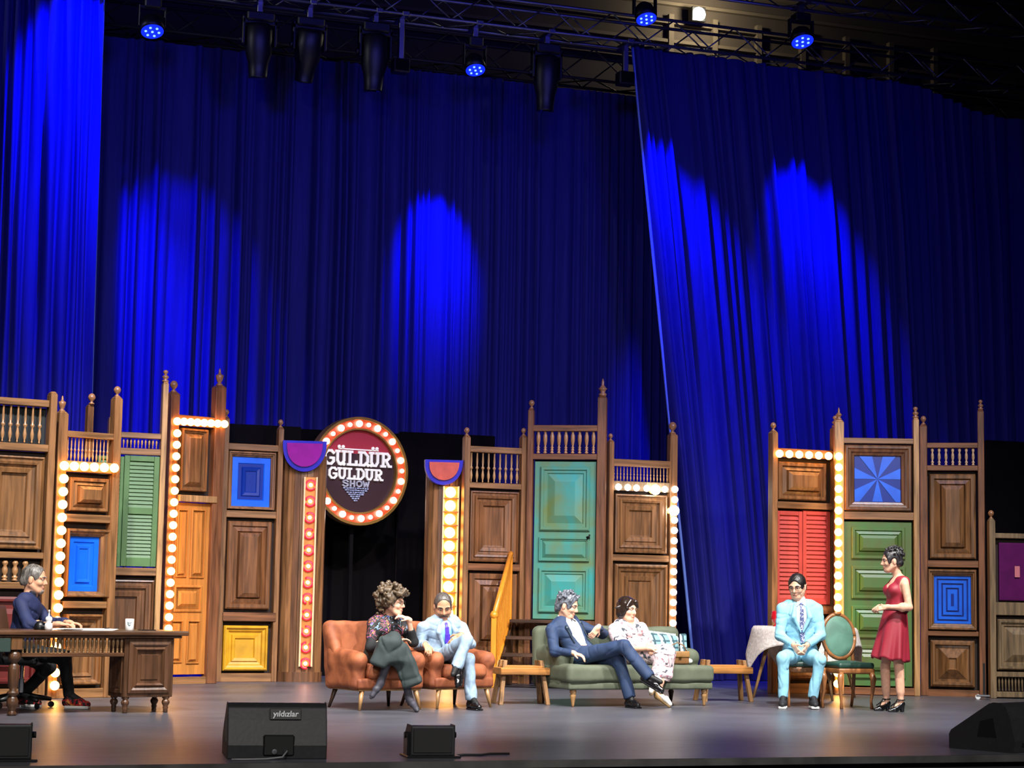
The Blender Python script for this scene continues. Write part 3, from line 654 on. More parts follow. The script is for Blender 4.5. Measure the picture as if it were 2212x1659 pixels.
# --- the round sign
p = at(773, 1018, 26.75); SG = thing('round_sign', 'round marquee sign ringed with bulbs above the black doorway', 'sign', p, rad(32) - YAW)
R = 115 / FOC * 26.75
def ringmesh(r0, r1, y0, y1, n=48):
    vs, fs = [], []
    for r, y in ((r0, y1), (r1, y1), (r1, y0), (r0, y0)):
        vs += [(r * cos(2 * PI * k / n), y, r * sin(2 * PI * k / n)) for k in range(n)]
    for i in range(4):
        for k in range(n): a, b = i * n + k, i * n + (k + 1) % n; c = ((i + 1) % 4) * n; fs.append((a, b, c + (k + 1) % n, c + k))
    m = MB(); m.add(vs, fs); return m
ringmesh(R * .8, R, -.04, .06).build('sign_ring', mat('sign_ring_red', (168, 62, 30), .4, var=.25, scale=(5, 5, 5)), SG)
ringmesh(R * .97, R * 1.02, -.08, .08).build('outer_rim', mat('sign_rim_gold', (150, 110, 50), .4, .5), SG)
ringmesh(R * .775, R * .805, -.07, .05).build('inner_rim', mat('sign_rim_gold', (150, 110, 50), .4, .5), SG)
def disc_part(z0, z1, m, name):
    r = R * .78; pts = []; N = 40
    for k in range(N + 1):
        z = z0 * r + (z1 - z0) * r * k / N; pts.append((math.sqrt(max(0, r * r - z * z)), z))
    poly = pts + [(-x, z) for x, z in reversed(pts)]; n = len(poly)
    MB().add([(x, 0, z) for x, z in poly] + [(x, .03, z) for x, z in poly], [tuple(range(n))] + [(i, i + n, (i + 1) % n + n, (i + 1) % n) for i in range(n)]).build(name, m, SG)
disc_part(-1, .42, mat('sign_maroon', (54, 24, 28), .5), 'sign_face'); disc_part(.42, 1, mat('sign_red', (176, 44, 58), .5), 'sign_top')
me, ms = bulb_mesh('c')
for k in range(28):
    a = 2 * PI * k / 28 + .05; s_ = .046 if k % 2 else .030
    b = inst('bulb', me, SG, (cos(a) * R * .89, -.075, sin(a) * R * .89), sc=(s_, s_, s_))
# slab letters built from strokes
WHT = mat('white_letters', (236, 232, 226), .4, emit=.25, ecol=(1, .97, .92, 1))
GLY = {  # strokes in a 1 x 1 cell: polylines, thick
 'G': [[(.92, .8), (.7, .97), (.35, .97), (.08, .72), (.08, .28), (.35, .03), (.7, .03), (.92, .22), (.92, .45), (.6, .45)]],
 'U': [[(.18, .97), (.18, .3), (.36, .05), (.64, .05), (.82, .3), (.82, .97)], [(.02, .96), (.36, .96)], [(.64, .96), (.98, .96)]],
 'L': [[(.28, .97), (.28, .04), (.92, .04), (.92, .3)], [(.08, .96), (.5, .96)], [(.08, .04), (.3, .04)]],
 'D': [[(.25, .97), (.25, .04)], [(.05, .96), (.6, .96), (.93, .7), (.93, .3), (.6, .04), (.05, .04)]],
 'R': [[(.25, .97), (.25, .04)], [(.05, .96), (.65, .96), (.85, .8), (.85, .65), (.65, .5), (.25, .5)], [(.5, .5), (.85, .05), (1.05, .05)], [(.05, .04), (.45, .04)]],
 'S': [[(.88, .78), (.65, .97), (.35, .97), (.12, .8), (.15, .62), (.85, .4), (.9, .2), (.65, .03), (.35, .03), (.1, .2)]],
 'H': [[(.2, .97), (.2, .03)], [(.8, .97), (.8, .03)], [(.2, .5), (.8, .5)]],
 'O': [[(.5, .97), (.15, .8), (.08, .5), (.15, .2), (.5, .03), (.85, .2), (.92, .5), (.85, .8), (.5, .97)]],
 'W': [[(.02, .97), (.25, .03), (.5, .75), (.75, .03), (.98, .97)]],
}
def word(txt, x0, x1, z0, z1, y, th, parent, m, nm='letter'):
    n = len(txt); cw = (x1 - x0) / n
    for i, ch in enumerate(txt):
        g = 'U' if ch == 'Ü' else ch; b = MB(); ax = x0 + cw * i + cw * .06; w_ = cw * .88; h_ = z1 - z0
        for st in GLY[g]:
            for (p, q), (s_, t) in zip(st[:-1], st[1:]):
                a, c = V((ax + p * w_, 0, z0 + q * h_)), V((ax + s_ * w_, 0, z0 + t * h_)); d = (c - a); L = d.length; d.normalize(); nn = V((-d.z, 0, d.x)) * th; e = d * th * .7
                qd = [a - e - nn, c + e - nn, c + e + nn, a - e + nn]
                b.add([(v.x, y, v.z) for v in qd] + [(v.x, y + .03, v.z) for v in qd], [(0, 1, 2, 3), (0, 4, 5, 1), (1, 5, 6, 2), (2, 6, 7, 3), (3, 7, 4, 0)])
        if ch == 'Ü':
            for sx in (.3, .7): b.ball((ax + sx * w_, y + .01, z1 + .055), .026, 8, 6)
        b.build(nm, m, parent)
k = 26.75 / FOC
word('GÜLDÜR', -86 * k, 78 * k, 12 * k, 42 * k, -.05, .0165, SG, WHT); word('GÜLDÜR', -74 * k, 58 * k, -18 * k, 5 * k, -.05, .0135, SG, WHT)
word('SHOW', -40 * k, 26 * k, -34 * k, -21 * k, -.045, .009, SG, mat('grey_letters', (190, 190, 196), .4))
MB().box(-50 * k, 48 * k, -.02, -.01, 45.5 * k, 48 * k).build('bar', WHT, SG)
tri = MB(); rr = random.Random(5)
for row in range(7):
    z = (-37 - row * 4.4) * k; hw = (30 - row * 4.4) * k
    x = -hw - 6 * k
    while x < hw - 6 * k:
        l_ = rr.uniform(2.5, 6) * k; tri.box(x, x + l_, -.03, -.01, z - rr.uniform(1, 1.8) * k, z + rr.uniform(.6, 1.6) * k); x += l_ + rr.uniform(1.2, 2.6) * k
tri.build('crest_pattern', mat('pale_blue_print', (170, 180, 205), .5), SG)
hg = MB()
for sx in (-.4, .4): hg.box(sx - .02, sx + .02, .06, .1, -.2, R * .85)
hg.box(-.4, .4, .08, .12, -.2, -.14); hg.box(-.025, .025, .13, .17, -p.z, 0); hg.build('bracket', MASK, SG)

# --- steps with an orange railing up to the turquoise door
st = thing('stair_unit', 'dark wooden steps with an orange railing leading to the turquoise door', 'stairs', f7.p - f7.n * .08, f7.rot)
ST = wood('stair_wood', (74, 52, 38), HG); ORG = mat('orange_railing', (224, 138, 34), .4, var=.2, scale=(10, 10, 3))
ub = f7.q(1130, 1337)[0] - .12; n = 4
for k in range(n):
    z = .87 * (k + 1) / n; y0 = -1.12 + .28 * k
    MB().box(ub, ub + .95, y0 - .03, y0 + .30, z - .045, z).build('tread', ST, st, bevel=.006)
for x in (ub - .03, ub + .95):
    MB().hexa([(x, -1.12, 0), (x + .03, -1.12, 0), (x + .03, 0, 0), (x, 0, 0)], [(x, -1.12, .1), (x + .03, -1.12, .1), (x + .03, 0, .84), (x, 0, .84)]).build('stringer', ST, st)
xr = ub - .05
MB().tube([(xr, -1.16, .94), (xr, 0, 1.76)], .035, 8).build('handrail', ORG, st, True)
MB().box(xr - .035, xr + .035, -1.2, -1.12, 0, .98).build('newel_post', ORG, st, bevel=.008); MB().box(xr - .03, xr + .03, -.06, 0, .8, 1.76).build('newel_post', ORG, st, bevel=.008)
MB().ball((xr, -1.17, .93), .055, 10, 6).build('scroll', ORG, st, True)
MB().tube([(xr, -1.16, .13), (xr, 0, .88)], .03, 6).build('lower_rail', ORG, st, True)
for k in range(11):
    y = -1.06 + k * .096; b = .13 + (y + 1.16) * .645; MB().box(xr - .012, xr + .012, y - .014, y + .014, b, b + .83).build('baluster', ORG, st)
# ------------------------------------------------------------------ soft shapes: smooth unions of simple solids, meshed on a grid
class Soft:
    def __init__(s, h=.012): s.h, s.P, s.cuts, s.nz, s.cr = h, [], [], [], []
    def cap(s, a, b, ra, rb=None, k=.02, op='u'): s.P.append(('c', op, k, np.array(a, float), np.array(b, float), ra, ra if rb is None else rb)); return s
    def ell(s, c, r, R=None, k=.02, op='u'): s.P.append(('e', op, k, np.array(c, float), np.array(r, float), np.eye(3) if R is None else np.array(R, float))); return s
    def box(s, c, hs, R=None, rd=.02, k=.02, op='u'): s.P.append(('b', op, k, np.array(c, float), np.array(hs, float), np.eye(3) if R is None else np.array(R, float), rd)); return s
    def cut(s, p, n): s.cuts.append((np.array(p, float), np.array(n, float))); return s       # removes the side the normal points to
    def noise(s, amp, freq, seed=0, st=(1, 1, 1)): s.nz.append((amp, freq, seed, st)); return s
    def crease(s, amp, freq, seed=0, st=(1, 1, 1)): s.cr.append((amp, freq, seed, st)); return s
    def _bb(s, p):
        if p[0] == 'c':
            r = max(p[5], p[6]); return np.minimum(p[3], p[4]) - r, np.maximum(p[3], p[4]) + r
        e = np.abs(p[5].T) @ p[4]
        return p[3] - e, p[3] + e
    def build(s, name, m, parent=None, smooth=True, label=None, inv=None):
        h = s.h; bbs = [s._bb(p) for p in s.P]; us = [b for b, p in zip(bbs, s.P) if p[1] == 'u']
        lo = np.min([b[0] for b in us], 0) - 3 * h - .012; hi = np.max([b[1] for b in us], 0) + 3 * h + .012
        n = np.ceil((hi - lo) / h).astype(int) + 1
        ax = [lo[i] + h * np.arange(n[i]) for i in range(3)]; D = np.full(n, .5, np.float32)
        for p, (b0, b1) in zip(s.P, bbs):
            k = p[2]; mg = k + 2.5 * h
            i0 = np.maximum(np.floor((b0 - mg - lo) / h).astype(int), 0); i1 = np.minimum(np.ceil((b1 + mg - lo) / h).astype(int) + 1, n)
            if (i1 <= i0).any(): continue
            X = ax[0][i0[0]:i1[0], None, None]; Y = ax[1][None, i0[1]:i1[1], None]; Z = ax[2][None, None, i0[2]:i1[2]]
            if p[0] == 'c':
                a, b, ra, rb = p[3:7]; ab = b - a; L = ab @ ab + 1e-12; x, y, z = X - a[0], Y - a[1], Z - a[2]
                t = np.clip((x * ab[0] + y * ab[1] + z * ab[2]) / L, 0, 1)
                d = np.sqrt((x - t * ab[0]) ** 2 + (y - t * ab[1]) ** 2 + (z - t * ab[2]) ** 2) - (ra + t * (rb - ra))
            else:
                c, q, R = p[3:6]; x, y, z = X - c[0], Y - c[1], Z - c[2]
                u = [x * R[i][0] + y * R[i][1] + z * R[i][2] for i in range(3)]
                if p[0] == 'e':
                    k0 = np.sqrt(sum((u[i] / q[i]) ** 2 for i in range(3))); k1 = np.sqrt(sum((u[i] / q[i] ** 2) ** 2 for i in range(3))) + 1e-9; d = k0 * (k0 - 1) / k1
                else:
                    rd = p[6]; w_ = [np.abs(u[i]) - q[i] + rd for i in range(3)]
                    d = np.sqrt(sum(np.maximum(v, 0) ** 2 for v in w_)) + np.minimum(np.maximum(np.maximum(w_[0], w_[1]), w_[2]), 0) - rd
            sl = (slice(i0[0], i1[0]), slice(i0[1], i1[1]), slice(i0[2], i1[2])); A = D[sl]
            if p[1] == 'u': hh = np.clip(.5 + .5 * (A - d) / k, 0, 1); D[sl] = A * (1 - hh) + d * hh - k * hh * (1 - hh)
            else: hh = np.clip(.5 - .5 * (A + d) / k, 0, 1); D[sl] = A * (1 - hh) - d * hh + k * hh * (1 - hh)
        X, Y, Z = ax[0][:, None, None], ax[1][None, :, None], ax[2][None, None, :]
        for p, nn in s.cuts: D = np.maximum(D, (X - p[0]) * nn[0] + (Y - p[1]) * nn[1] + (Z - p[2]) * nn[2])
        for amp, fr, sd, st in s.nz:
            r = np.random.RandomState(sd); tot = 0
            for _ in range(4):
                kx, ky, kz = r.normal(size=3) * fr * np.array(st); tot = tot + np.sin(X * kx + Y * ky + Z * kz + r.uniform(0, 6.28) + 1.5 * np.sin((X * ky + Z * kx - Y * kz) * .6 + r.uniform(0, 6)))
            D = D + (amp / 2) * tot
        for amp, fr, sd, st in s.cr:
            r = np.random.RandomState(sd)
            for _ in range(4):
                kx, ky, kz = r.normal(size=3) * fr * np.array(st); ph = X * kx + Y * ky + Z * kz + 1.3 * np.sin((X * ky - Y * kx) * .9 + Z * kx * .7 + r.uniform(0, 6)) + r.uniform(0, 6)
                msk = np.clip(.5 + 1.2 * np.sin((X * kz + Y * kx - Z * ky) * .8 + r.uniform(0, 6)), 0, 1)
                D = D + amp * msk * (1 - np.abs(np.sin(ph))) ** 5
        D = D.astype(np.float32)
        v, f = surface_nets(D, lo, h)
        if inv is not None:
            Mi = np.array(inv); v = v @ Mi[:3, :3].T + Mi[:3, 3]
        me = bpy.data.meshes.new(name); nv, nf = len(v), len(f)
        me.vertices.add(nv); me.vertices.foreach_set('co', v.astype(np.float32).ravel()); me.loops.add(nf * 4); me.loops.foreach_set('vertex_index', f.astype(np.int32).ravel())
        me.polygons.add(nf); me.polygons.foreach_set('loop_start', np.arange(0, nf * 4, 4, dtype=np.int32)); me.polygons.foreach_set('use_smooth', np.full(nf, smooth))
        me.update(calc_edges=True)
        for mm in (m if isinstance(m, (list, tuple)) else [m]): me.materials.append(mm)
        o = bpy.data.objects.new(name, me); C.objects.link(o)
        if parent: o.parent = parent
        if label: o['label'] = label
        return o
def surface_nets(D, lo, h):
    I = D < 0; n = D.shape
    c = np.zeros(tuple(k - 1 for k in n), np.uint8)
    for dx in (0, 1):
        for dy in (0, 1):
            for dz in (0, 1): c += I[dx:n[0] - 1 + dx, dy:n[1] - 1 + dy, dz:n[2] - 1 + dz]
    act = (c > 0) & (c < 8); ijk = np.argwhere(act); idx = np.full(act.shape, -1, np.int64); idx[act] = np.arange(len(ijk))
    cs = [(dx, dy, dz) for dx in (0, 1) for dy in (0, 1) for dz in (0, 1)]
    val = np.stack([D[ijk[:, 0] + a, ijk[:, 1] + b, ijk[:, 2] + e] for a, b, e in cs], 1); co = np.array(cs, float)
    acc = np.zeros((len(ijk), 3)); cnt = np.zeros(len(ijk))
    for i in range(8):
        for j in range(i + 1, 8):
            if sum(abs(a - b) for a, b in zip(cs[i], cs[j])) != 1: continue
            a, b = val[:, i], val[:, j]; mk = (a < 0) != (b < 0); t = np.where(mk, a / np.where(mk, a - b, 1), 0)[:, None]
            acc += mk[:, None] * (co[i] + t * (co[j] - co[i])); cnt += mk
    v = (ijk + acc / cnt[:, None]) * h + lo
    F = []
    for axis in range(3):
        o1, o2 = [(1, 2), (2, 0), (0, 1)][axis]
        a = np.take(I, range(0, n[axis] - 1), axis); b = np.take(I, range(1, n[axis]), axis); e = np.argwhere(a != b)
        e = e[(e[:, o1] > 0) & (e[:, o2] > 0) & (e[:, o1] < n[o1] - 1) & (e[:, o2] < n[o2] - 1)]
        ins = I[e[:, 0], e[:, 1], e[:, 2]]
        def cell(p, q):
            g = e.copy(); g[:, o1] -= p; g[:, o2] -= q; return idx[g[:, 0], g[:, 1], g[:, 2]]
        qd = np.stack([cell(1, 1), cell(0, 1), cell(0, 0), cell(1, 0)], 1); qd[~ins] = qd[~ins][:, ::-1]; F.append(qd)
    return v, np.concatenate(F)
def G(px, d):                                   # floor point under pixel column px at distance d
    y = 829.5 + 459.5 + .0185 * (px - 1106) + EYE * FOC / d; p = at(px, y, d * DS); p.z = 0; return p
def rot3(ax, ay, az): return np.array((Matrix.Rotation(az, 3, 'Z') @ Matrix.Rotation(ay, 3, 'Y') @ Matrix.Rotation(ax, 3, 'X')).transposed())

# ------------------------------------------------------------------ furniture
VELV = mat('orange_velvet', (150, 84, 50), .7, var=.4, scale=(7, 7, 7), sheen=.2, bump=.1, dark=(112, 54, 28))
GREENV = mat('green_velvet', (86, 92, 74), .75, var=.25, scale=(6, 6, 6), sheen=.3, bump=.08)
GREENV2 = mat('dark_green_velvet', (66, 74, 60), .75, var=.25, scale=(6, 6, 6), sheen=.25)
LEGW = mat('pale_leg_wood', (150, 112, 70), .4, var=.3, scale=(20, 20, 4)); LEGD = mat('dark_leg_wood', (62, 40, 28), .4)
TRES = wood('trestle_wood', (178, 118, 56), HG, .5); TRESL = wood('trestle_leg_wood', (138, 100, 62), VG, .5)
def armchair(lab, px, d, th):
    r = thing('armchair', lab, 'armchair', G(px, d), rad(th) - YAW, 'orange velvet armchairs')
    W, Dp = .42, .74                            # half width, depth; front edge at y = 0
    b = Soft(.012); b.box((0, Dp - .09, .54), (W, .085, .35), rot3(rad(-8), 0, 0), .055, .03); b.box((0, Dp - .13, .36), (W * .95, .09, .14), None, .06, .05)
    for s in (-1, 1): b.cap((s * (W - .05), Dp - .06, .82), (s * (W - .05), Dp - .24, .56), .05, .06, .06)
    b.noise(.003, 14, 3).build('backrest', VELV, r)
    for s in (-1, 1):
        b = Soft(.012)
        b.box((s * (W - .075), .36, .36), (.075, .30, .155), None, .06, .04); b.cap((s * (W - .075), .10, .50), (s * (W - .07), .56, .56), .085, .07, .05); b.cap((s * (W - .075), .55, .48), (s * (W - .07), .64, .66), .08, .05, .06)
        b.noise(.004, 13, 7 + s).build('armrest', VELV, r)
    b = Soft(.012); b.box((0, .33, .385), (W - .14, .335, .075), None, .06, .02); b.noise(.004, 11, 9).build('seat_cushion', VELV, r)
    MB().box(-W + .03, W - .03, .03, Dp - .08, .21, .32).build('seat_frame', VELV, r, True, bevel=.03, seg=3)
    MB().box(-W + .05, W - .05, .05, Dp - .1, .195, .212).build('base_rail', LEGW, r, bevel=.005)
    for sx in (-1, 1):
        for y, yy in ((.08, -.03), (Dp - .13, .06)):
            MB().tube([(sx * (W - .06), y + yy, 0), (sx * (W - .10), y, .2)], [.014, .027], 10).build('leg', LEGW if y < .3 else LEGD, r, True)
    return r
armchair('orange velvet armchair under the curly haired woman', 848, 19.42, 35)
armchair('orange velvet armchair under the man with the purple tie', 1009, 20.0, 40)
# sofa
sp = ground(1232, 1528); SOFA = thing('sofa', 'long green velvet sofa on turned wooden legs', 'sofa', sp, rad(25) - YAW); SF = SOFA
b = Soft(.014); b.box((.88, .84, .53), (.93, .085, .33), rot3(rad(-6), 0, 0), .08, .02); b.noise(.004, 8, 1).build('backrest', GREENV, SF)
for x0, x1 in ((.14, .88), (.9, 1.66)):
    b = Soft(.014); b.box(((x0 + x1) / 2, .72, .62), ((x1 - x0) / 2, .07, .2), rot3(rad(-10), 0, 0), .06, .02); b.noise(.005, 9, int(x0 * 10)).build('back_cushion', GREENV2 if x0 < .5 else GREENV, SF)
b = Soft(.014); b.box((.06, .52, .38), (.085, .34, .19), None, .07, .02); b.cap((.06, .25, .53), (.06, .8, .56), .088, .088, .03); b.noise(.004, 9, 2).build('armrest', GREENV, SF)
b = Soft(.014); b.box((1.72, .60, .40), (.085, .27, .17), None, .07, .02); b.cap((1.72, .38, .53), (1.72, .82, .56), .09, .09, .03); b.noise(.004, 9, 4).build('armrest', GREENV, SF)
b = Soft(.014); b.box((.88, .33, .355), (.92, .36, .098), None, .055, .01); b.noise(.006, 7, 6).build('seat_cushion', GREENV, SF)
MB().box(-.02, 1.78, .0, .88, .185, .265).build('seat_frame', GREENV, SF, True, bevel=.02, seg=3)
for x in (.06, 1.70):
    for y in (.06, .80):
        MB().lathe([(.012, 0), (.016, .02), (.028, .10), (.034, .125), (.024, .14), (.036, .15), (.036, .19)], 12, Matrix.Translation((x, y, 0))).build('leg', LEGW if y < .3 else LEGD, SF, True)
def local(root, x, y, z=0): return Matrix.Translation(root.location) @ Matrix.Rotation(root.rotation_euler.z, 4, 'Z') @ V((x, y, z))
TART = bpy.data.materials.new('tartan_cloth'); TART.use_nodes = True
def stripes(m, cols, base, sx=11, sz=16):
    nt = m.node_tree; b = nt.nodes['Principled BSDF']; b.inputs['Roughness'].default_value = .8; tc = nt.nodes.new('ShaderNodeTexCoord'); prev = None
    for k, (dirn, sc, pos, w_, col) in enumerate(cols):
        wv = nt.nodes.new('ShaderNodeTexWave'); wv.bands_direction = dirn; wv.inputs['Scale'].default_value = sc; wv.inputs['Phase Offset'].default_value = pos
        r = nt.nodes.new('ShaderNodeValToRGB'); r.color_ramp.interpolation = 'CONSTANT'; r.color_ramp.elements[1].position = w_
        nt.links.new(tc.outputs['Object'], wv.inputs['Vector']); nt.links.new(wv.outputs['Fac'], r.inputs[0])
        mx = nt.nodes.new('ShaderNodeMixRGB'); nt.links.new(r.outputs[0], mx.inputs[0]); mx.inputs[2].default_value = rgb(*col)
        if prev: nt.links.new(prev.outputs[0], mx.inputs[1])
        else: mx.inputs[1].default_value = rgb(*base)
        prev = mx
    nt.links.new(prev.outputs[0], b.inputs['Base Color'])
stripes(TART, [('X', 2.6, 0, .6, (112, 150, 158)), ('Z', 4.2, 1, .82, (48, 78, 88)), ('X', 2.6, 2.2, .90, (42, 70, 80)), ('X', 2.6, 4.2, .88, (214, 226, 228))], (160, 186, 190))
T = thing('cushion', 'pale blue tartan cushion with fringed edge against the sofa back', 'cushion', local(SOFA, 1.40, .50, .455), rad(22) - YAW)
b = Soft(.011); b.box((0, .03, .165), (.23, .05, .17), rot3(rad(-16), rad(6), 0), .045, .02); b.ell((0, .02, .17), (.2, .085, .14), None, .03); b.noise(.006, 12, 2).build('cover', TART, T)
fr = MB()
for k in range(26):
    x = -.21 + .42 * k / 25; fr.tube([(x, .075, .325 - x * .1), (x + .004, .085, .348 - x * .1)], .006, 5)
fr.build('fringe', mat('fringe_thread', (190, 215, 220), .8), T)['kind'] = 'stuff'
T = thing('scarf', 'striped pale scarf hanging over the cushion corner with a white pompom', 'scarf', local(SOFA, 1.62, .36, .455), rad(22) - YAW)
b = Soft(.009); b.box((.02, .06, .17), (.042, .012, .17), rot3(rad(-14), rad(2), 0), .01, .01); b.box((.02, .0, .05), (.04, .012, .06), rot3(rad(20), 0, 0), .01, .02); b.noise(.003, 30, 4).build('cloth', TART, T)
MB().ball((.03, -.05, .03), .036, 12, 8, sc=(1.2, 1, .8)).build('pompom', mat('white_wool', (240, 240, 240), .9), T, True)
BAGM = mat('brown_leather', (122, 84, 50), .4, var=.35, scale=(9, 9, 9))
T = thing('handbag', 'small tan leather handbag beside the pink dress', 'bag', local(SOFA, 1.47, .24, .453), rad(20) - YAW)
MB().box(-.12, .12, -.04, .05, 0, .13).build('bag_body', BAGM, T, True, bevel=.02, seg=3); MB().box(-.122, .122, -.05, .052, .075, .145).build('flap', mat('light_leather', (150, 110, 66), .4, var=.3, scale=(9, 9, 9)), T, True, bevel=.012, seg=2)
MB().box(-.015, .015, -.056, -.05, .065, .085).build('clasp', mat('gold_clasp', (200, 160, 60), .25, 1), T)
MB().tube([(-.11, 0, .13), (-.07, .02, .21), (0, .03, .24), (.07, .02, .21), (.11, 0, .13)], .007, 8).build('strap', BAGM, T, True)
# trestle side tables
def trestle(lab, px, d, th, L, w_=.34, h=.42):
    r = thing('side_table', lab, 'side table', G(px, d), rad(th) - YAW, 'low wooden trestle tables')
    MB().box(-L / 2, L / 2, -w_ / 2 - .02, w_ / 2 + .02, h - .095, h - .02).build('table_top', TRES, r, bevel=.006)
    MB().box(-L / 2 + .06, L / 2 - .06, -w_ / 2 + .05, w_ / 2 - .05, h - .022, h).build('top_inset', TRES, r, bevel=.004)
    for sx in (-1, 1):
        for sy in (-1, 1):
            x = sx * (L / 2 - .06); a = V((x + sx * .05, sy * (w_ / 2 - .02), 0)); c = V((x - sx * .015, sy * .07, h + .06))
            MB().hexa([(a.x - .022, a.y - .03, 0), (a.x + .022, a.y - .03, 0), (a.x + .022, a.y + .03, 0), (a.x - .022, a.y + .03, 0)], [(c.x - .022, c.y - .03, c.z), (c.x + .022, c.y - .03, c.z), (c.x + .022, c.y + .03, c.z), (c.x - .022, c.y + .03, c.z)]).build('leg', TRESL, r, bevel=.004)
trestle('low wooden trestle table between armchair and sofa', 1124, 21.0, 16, .56)
trestle('wooden trestle table standing off the right end of the sofa', 1562, 22.4, 16, .60)
# dining chairs
CHF = mat('carved_chair_wood', (150, 96, 54), .35, var=.4, scale=(14, 14, 6), spec=.6); CHG = mat('dark_green_leather', (34, 66, 56), .4, var=.3, scale=(8, 8, 8), spec=.6); CHB = mat('sage_upholstery', (82, 122, 106), .6, var=.25, scale=(7, 7, 7))
def dining_chair(lab, px, d, th):
    r = thing('dining_chair', lab, 'chair', G(px, d), rad(th) - YAW, 'oval back dining chairs')
    b = Soft(.010); b.box((0, 0, .475), (.225, .215, .035), None, .03, .02); b.ell((0, 0, .49), (.2, .19, .04), None, .02); b.build('seat', CHG, r)
    MB().box(-.225, .225, -.215, .215, .385, .445).build('seat_frame', CHF, r, True, bevel=.015, seg=2)
    Rb = Matrix.Translation((0, .23, .79)) @ Matrix.Rotation(rad(-9), 4, 'X')
    b = MB(); pts = [Rb @ V((.20 * cos(2 * PI * k / 32), 0, .25 * sin(2 * PI * k / 32))) for k in range(33)]
    b.tube(pts, .024, 8); b.build('back_frame', CHF, r, True)
    b = MB(); b.ball((0, .225, .79), 1, 20, 10, sc=(.19, .035, .24), mtx=Matrix.Rotation(rad(-9), 4, 'X')); b.build('backrest', CHB, r, True)
    b = MB(); b.ball((0, .25, 1.05), .03, 10, 6, sc=(1.6, .6, .7)); b.build('crest', CHF, r, True)
    for s in (-1, 1):
        MB().tube([(s * .19, -.19, .40), (s * .205, -.205, .33), (s * .20, -.20, .2), (s * .185, -.19, .08), (s * .19, -.205, .0)], [.032, .036, .022, .015, .02], 8).build('leg', CHF, r, True)
        MB().tube([(s * .19, .28, 0), (s * .185, .22, .2), (s * .18, .195, .42), (s * .165, .215, .6), (s * .16, .225, .66)], [.016, .019, .022, .02, .018], 8).build('leg', CHF, r, True)
dining_chair('empty oval backed dining chair with sage green back', 1832, 21.45, 18)
dining_chair('oval backed dining chair under the man in the pale cyan suit', 1737, 21.6, -4)
# round table with lace cloth
RTB = thing('round_table', 'round table on splayed legs hidden under a lace cloth', 'table', G(1738, 23.55), rad(8) - YAW)
MB().lathe([(.6, .82), (.62, .83), (.62, .852), (.6, .858)], 32).build('table_top', TRES, RTB)
for k in range(4):
    a = k * PI / 2 + .2; MB().tube([(.70 * cos(a), .70 * sin(a), 0), (.46 * cos(a), .46 * sin(a), .82)], [.016, .03], 10).build('leg', LEGW, RTB, True)
MB().lathe([(.46, .74), (.46, .82)], 24).build('apron', LEGW, RTB)
LACE = mat('lace_cloth', (206, 196, 190), .8, var=.25, scale=(30, 30, 30), bump=.5)
def cloth():
    n, vs, fs = 48, [], []; hd = 1.2
    rings = [0, .3, .6, .63, .67, .72, .8, .88, .96, 1.0]
    for q in rings:
        for k in range(n):
            a = 2 * PI * k / n; e = hd / (abs(cos(a)) + abs(sin(a))); R = .625
            if q <= .63: r, z = R * min(q / .62, 1.0), .864
            else:
                dr = (e - R) * (q - .63) / .37; f = 1 + .16 * sin(a * 9 + 1) * min(1, dr * 4); r, z = R + .015 + dr * .22 * f, .864 - dr * .97
            vs.append((r * cos(a), r * sin(a), z))
    for i in range(len(rings) - 1):
        for k in range(n): a, b = i * n + k, i * n + (k + 1) % n; fs.append((a, b, b + n, a + n))
    return MB().add(vs, fs)
o = cloth().build('tablecloth', LACE, None, True); o.location = RTB.location; o.rotation_euler = (0, 0, RTB.rotation_euler.z + rad(8)); tag(o, 'white lace tablecloth hanging in points off the round table', 'tablecloth')
md = o.modifiers.new('thick', 'SOLIDIFY'); md.thickness = .004
T = thing('vase', 'red glass vase on the lace cloth', 'vase', local(RTB, -.40, -.12, .866))
MB().lathe([(.035, 0), (.04, .008), (.018, .02), (.02, .035), (.045, .06), (.06, .10), (.062, .14), (.05, .18), (.046, .19)], 16).build('vase_body', mat('red_glass', (190, 20, 34), .12, coat=.6, var=.2, scale=(8, 8, 8)), T, True)

# ------------------------------------------------------------------ the desk and what stands on it
DK = thing('desk', 'dark carved desk with spindle front and panelled pedestal', 'desk', ground(271, 1541), rad(35) - YAW)
DZ = .78
MB().box(-1.62, .60, -.08, .60, DZ - .045, DZ).build('desk_top', W_DESKH, DK, bevel=.012, seg=2); MB().box(-1.58, .54, -.05, .56, DZ - .07, DZ - .045).build('top_molding', W_DESK, DK, bevel=.008)
ped = MB().box(-.04, .47, -.02, .34, .15, DZ - .07).build('pedestal', W_DESK, DK, bevel=.006)
MB().rings(.0, .43, .19, DZ - .10, [(0, -.02), (0, -.035), (.03, -.045), (.055, -.03), (.075, -.05), (.095, -.022), (.125, -.022), (.13, -.03), (.145, -.03)]).build('pedestal_panel', W_DESK, ped)
o = MB().rings(.0, .28, .19, DZ - .10, [(0, 0), (0, -.012), (.03, -.012), (.035, -.004), (.06, -.012)]).build('pedestal_panel', W_DESK, ped); o.rotation_euler = (0, 0, rad(-90)); o.location = (-.04, .30, 0)
FOOT = [(.018, 0), (.024, .008), (.022, .03), (.028, .05), (.022, .06), (.036, .085), (.04, .10), (.032, .12), (.022, .125), (.036, .14), (.036, .155)]
for x, y in ((.0, .02), (.42, .02), (.0, .28), (.42, .28)):
    MB().lathe(FOOT, 12, Matrix.Translation((x, y, 0))).build('foot', W_DESK, DK, True)
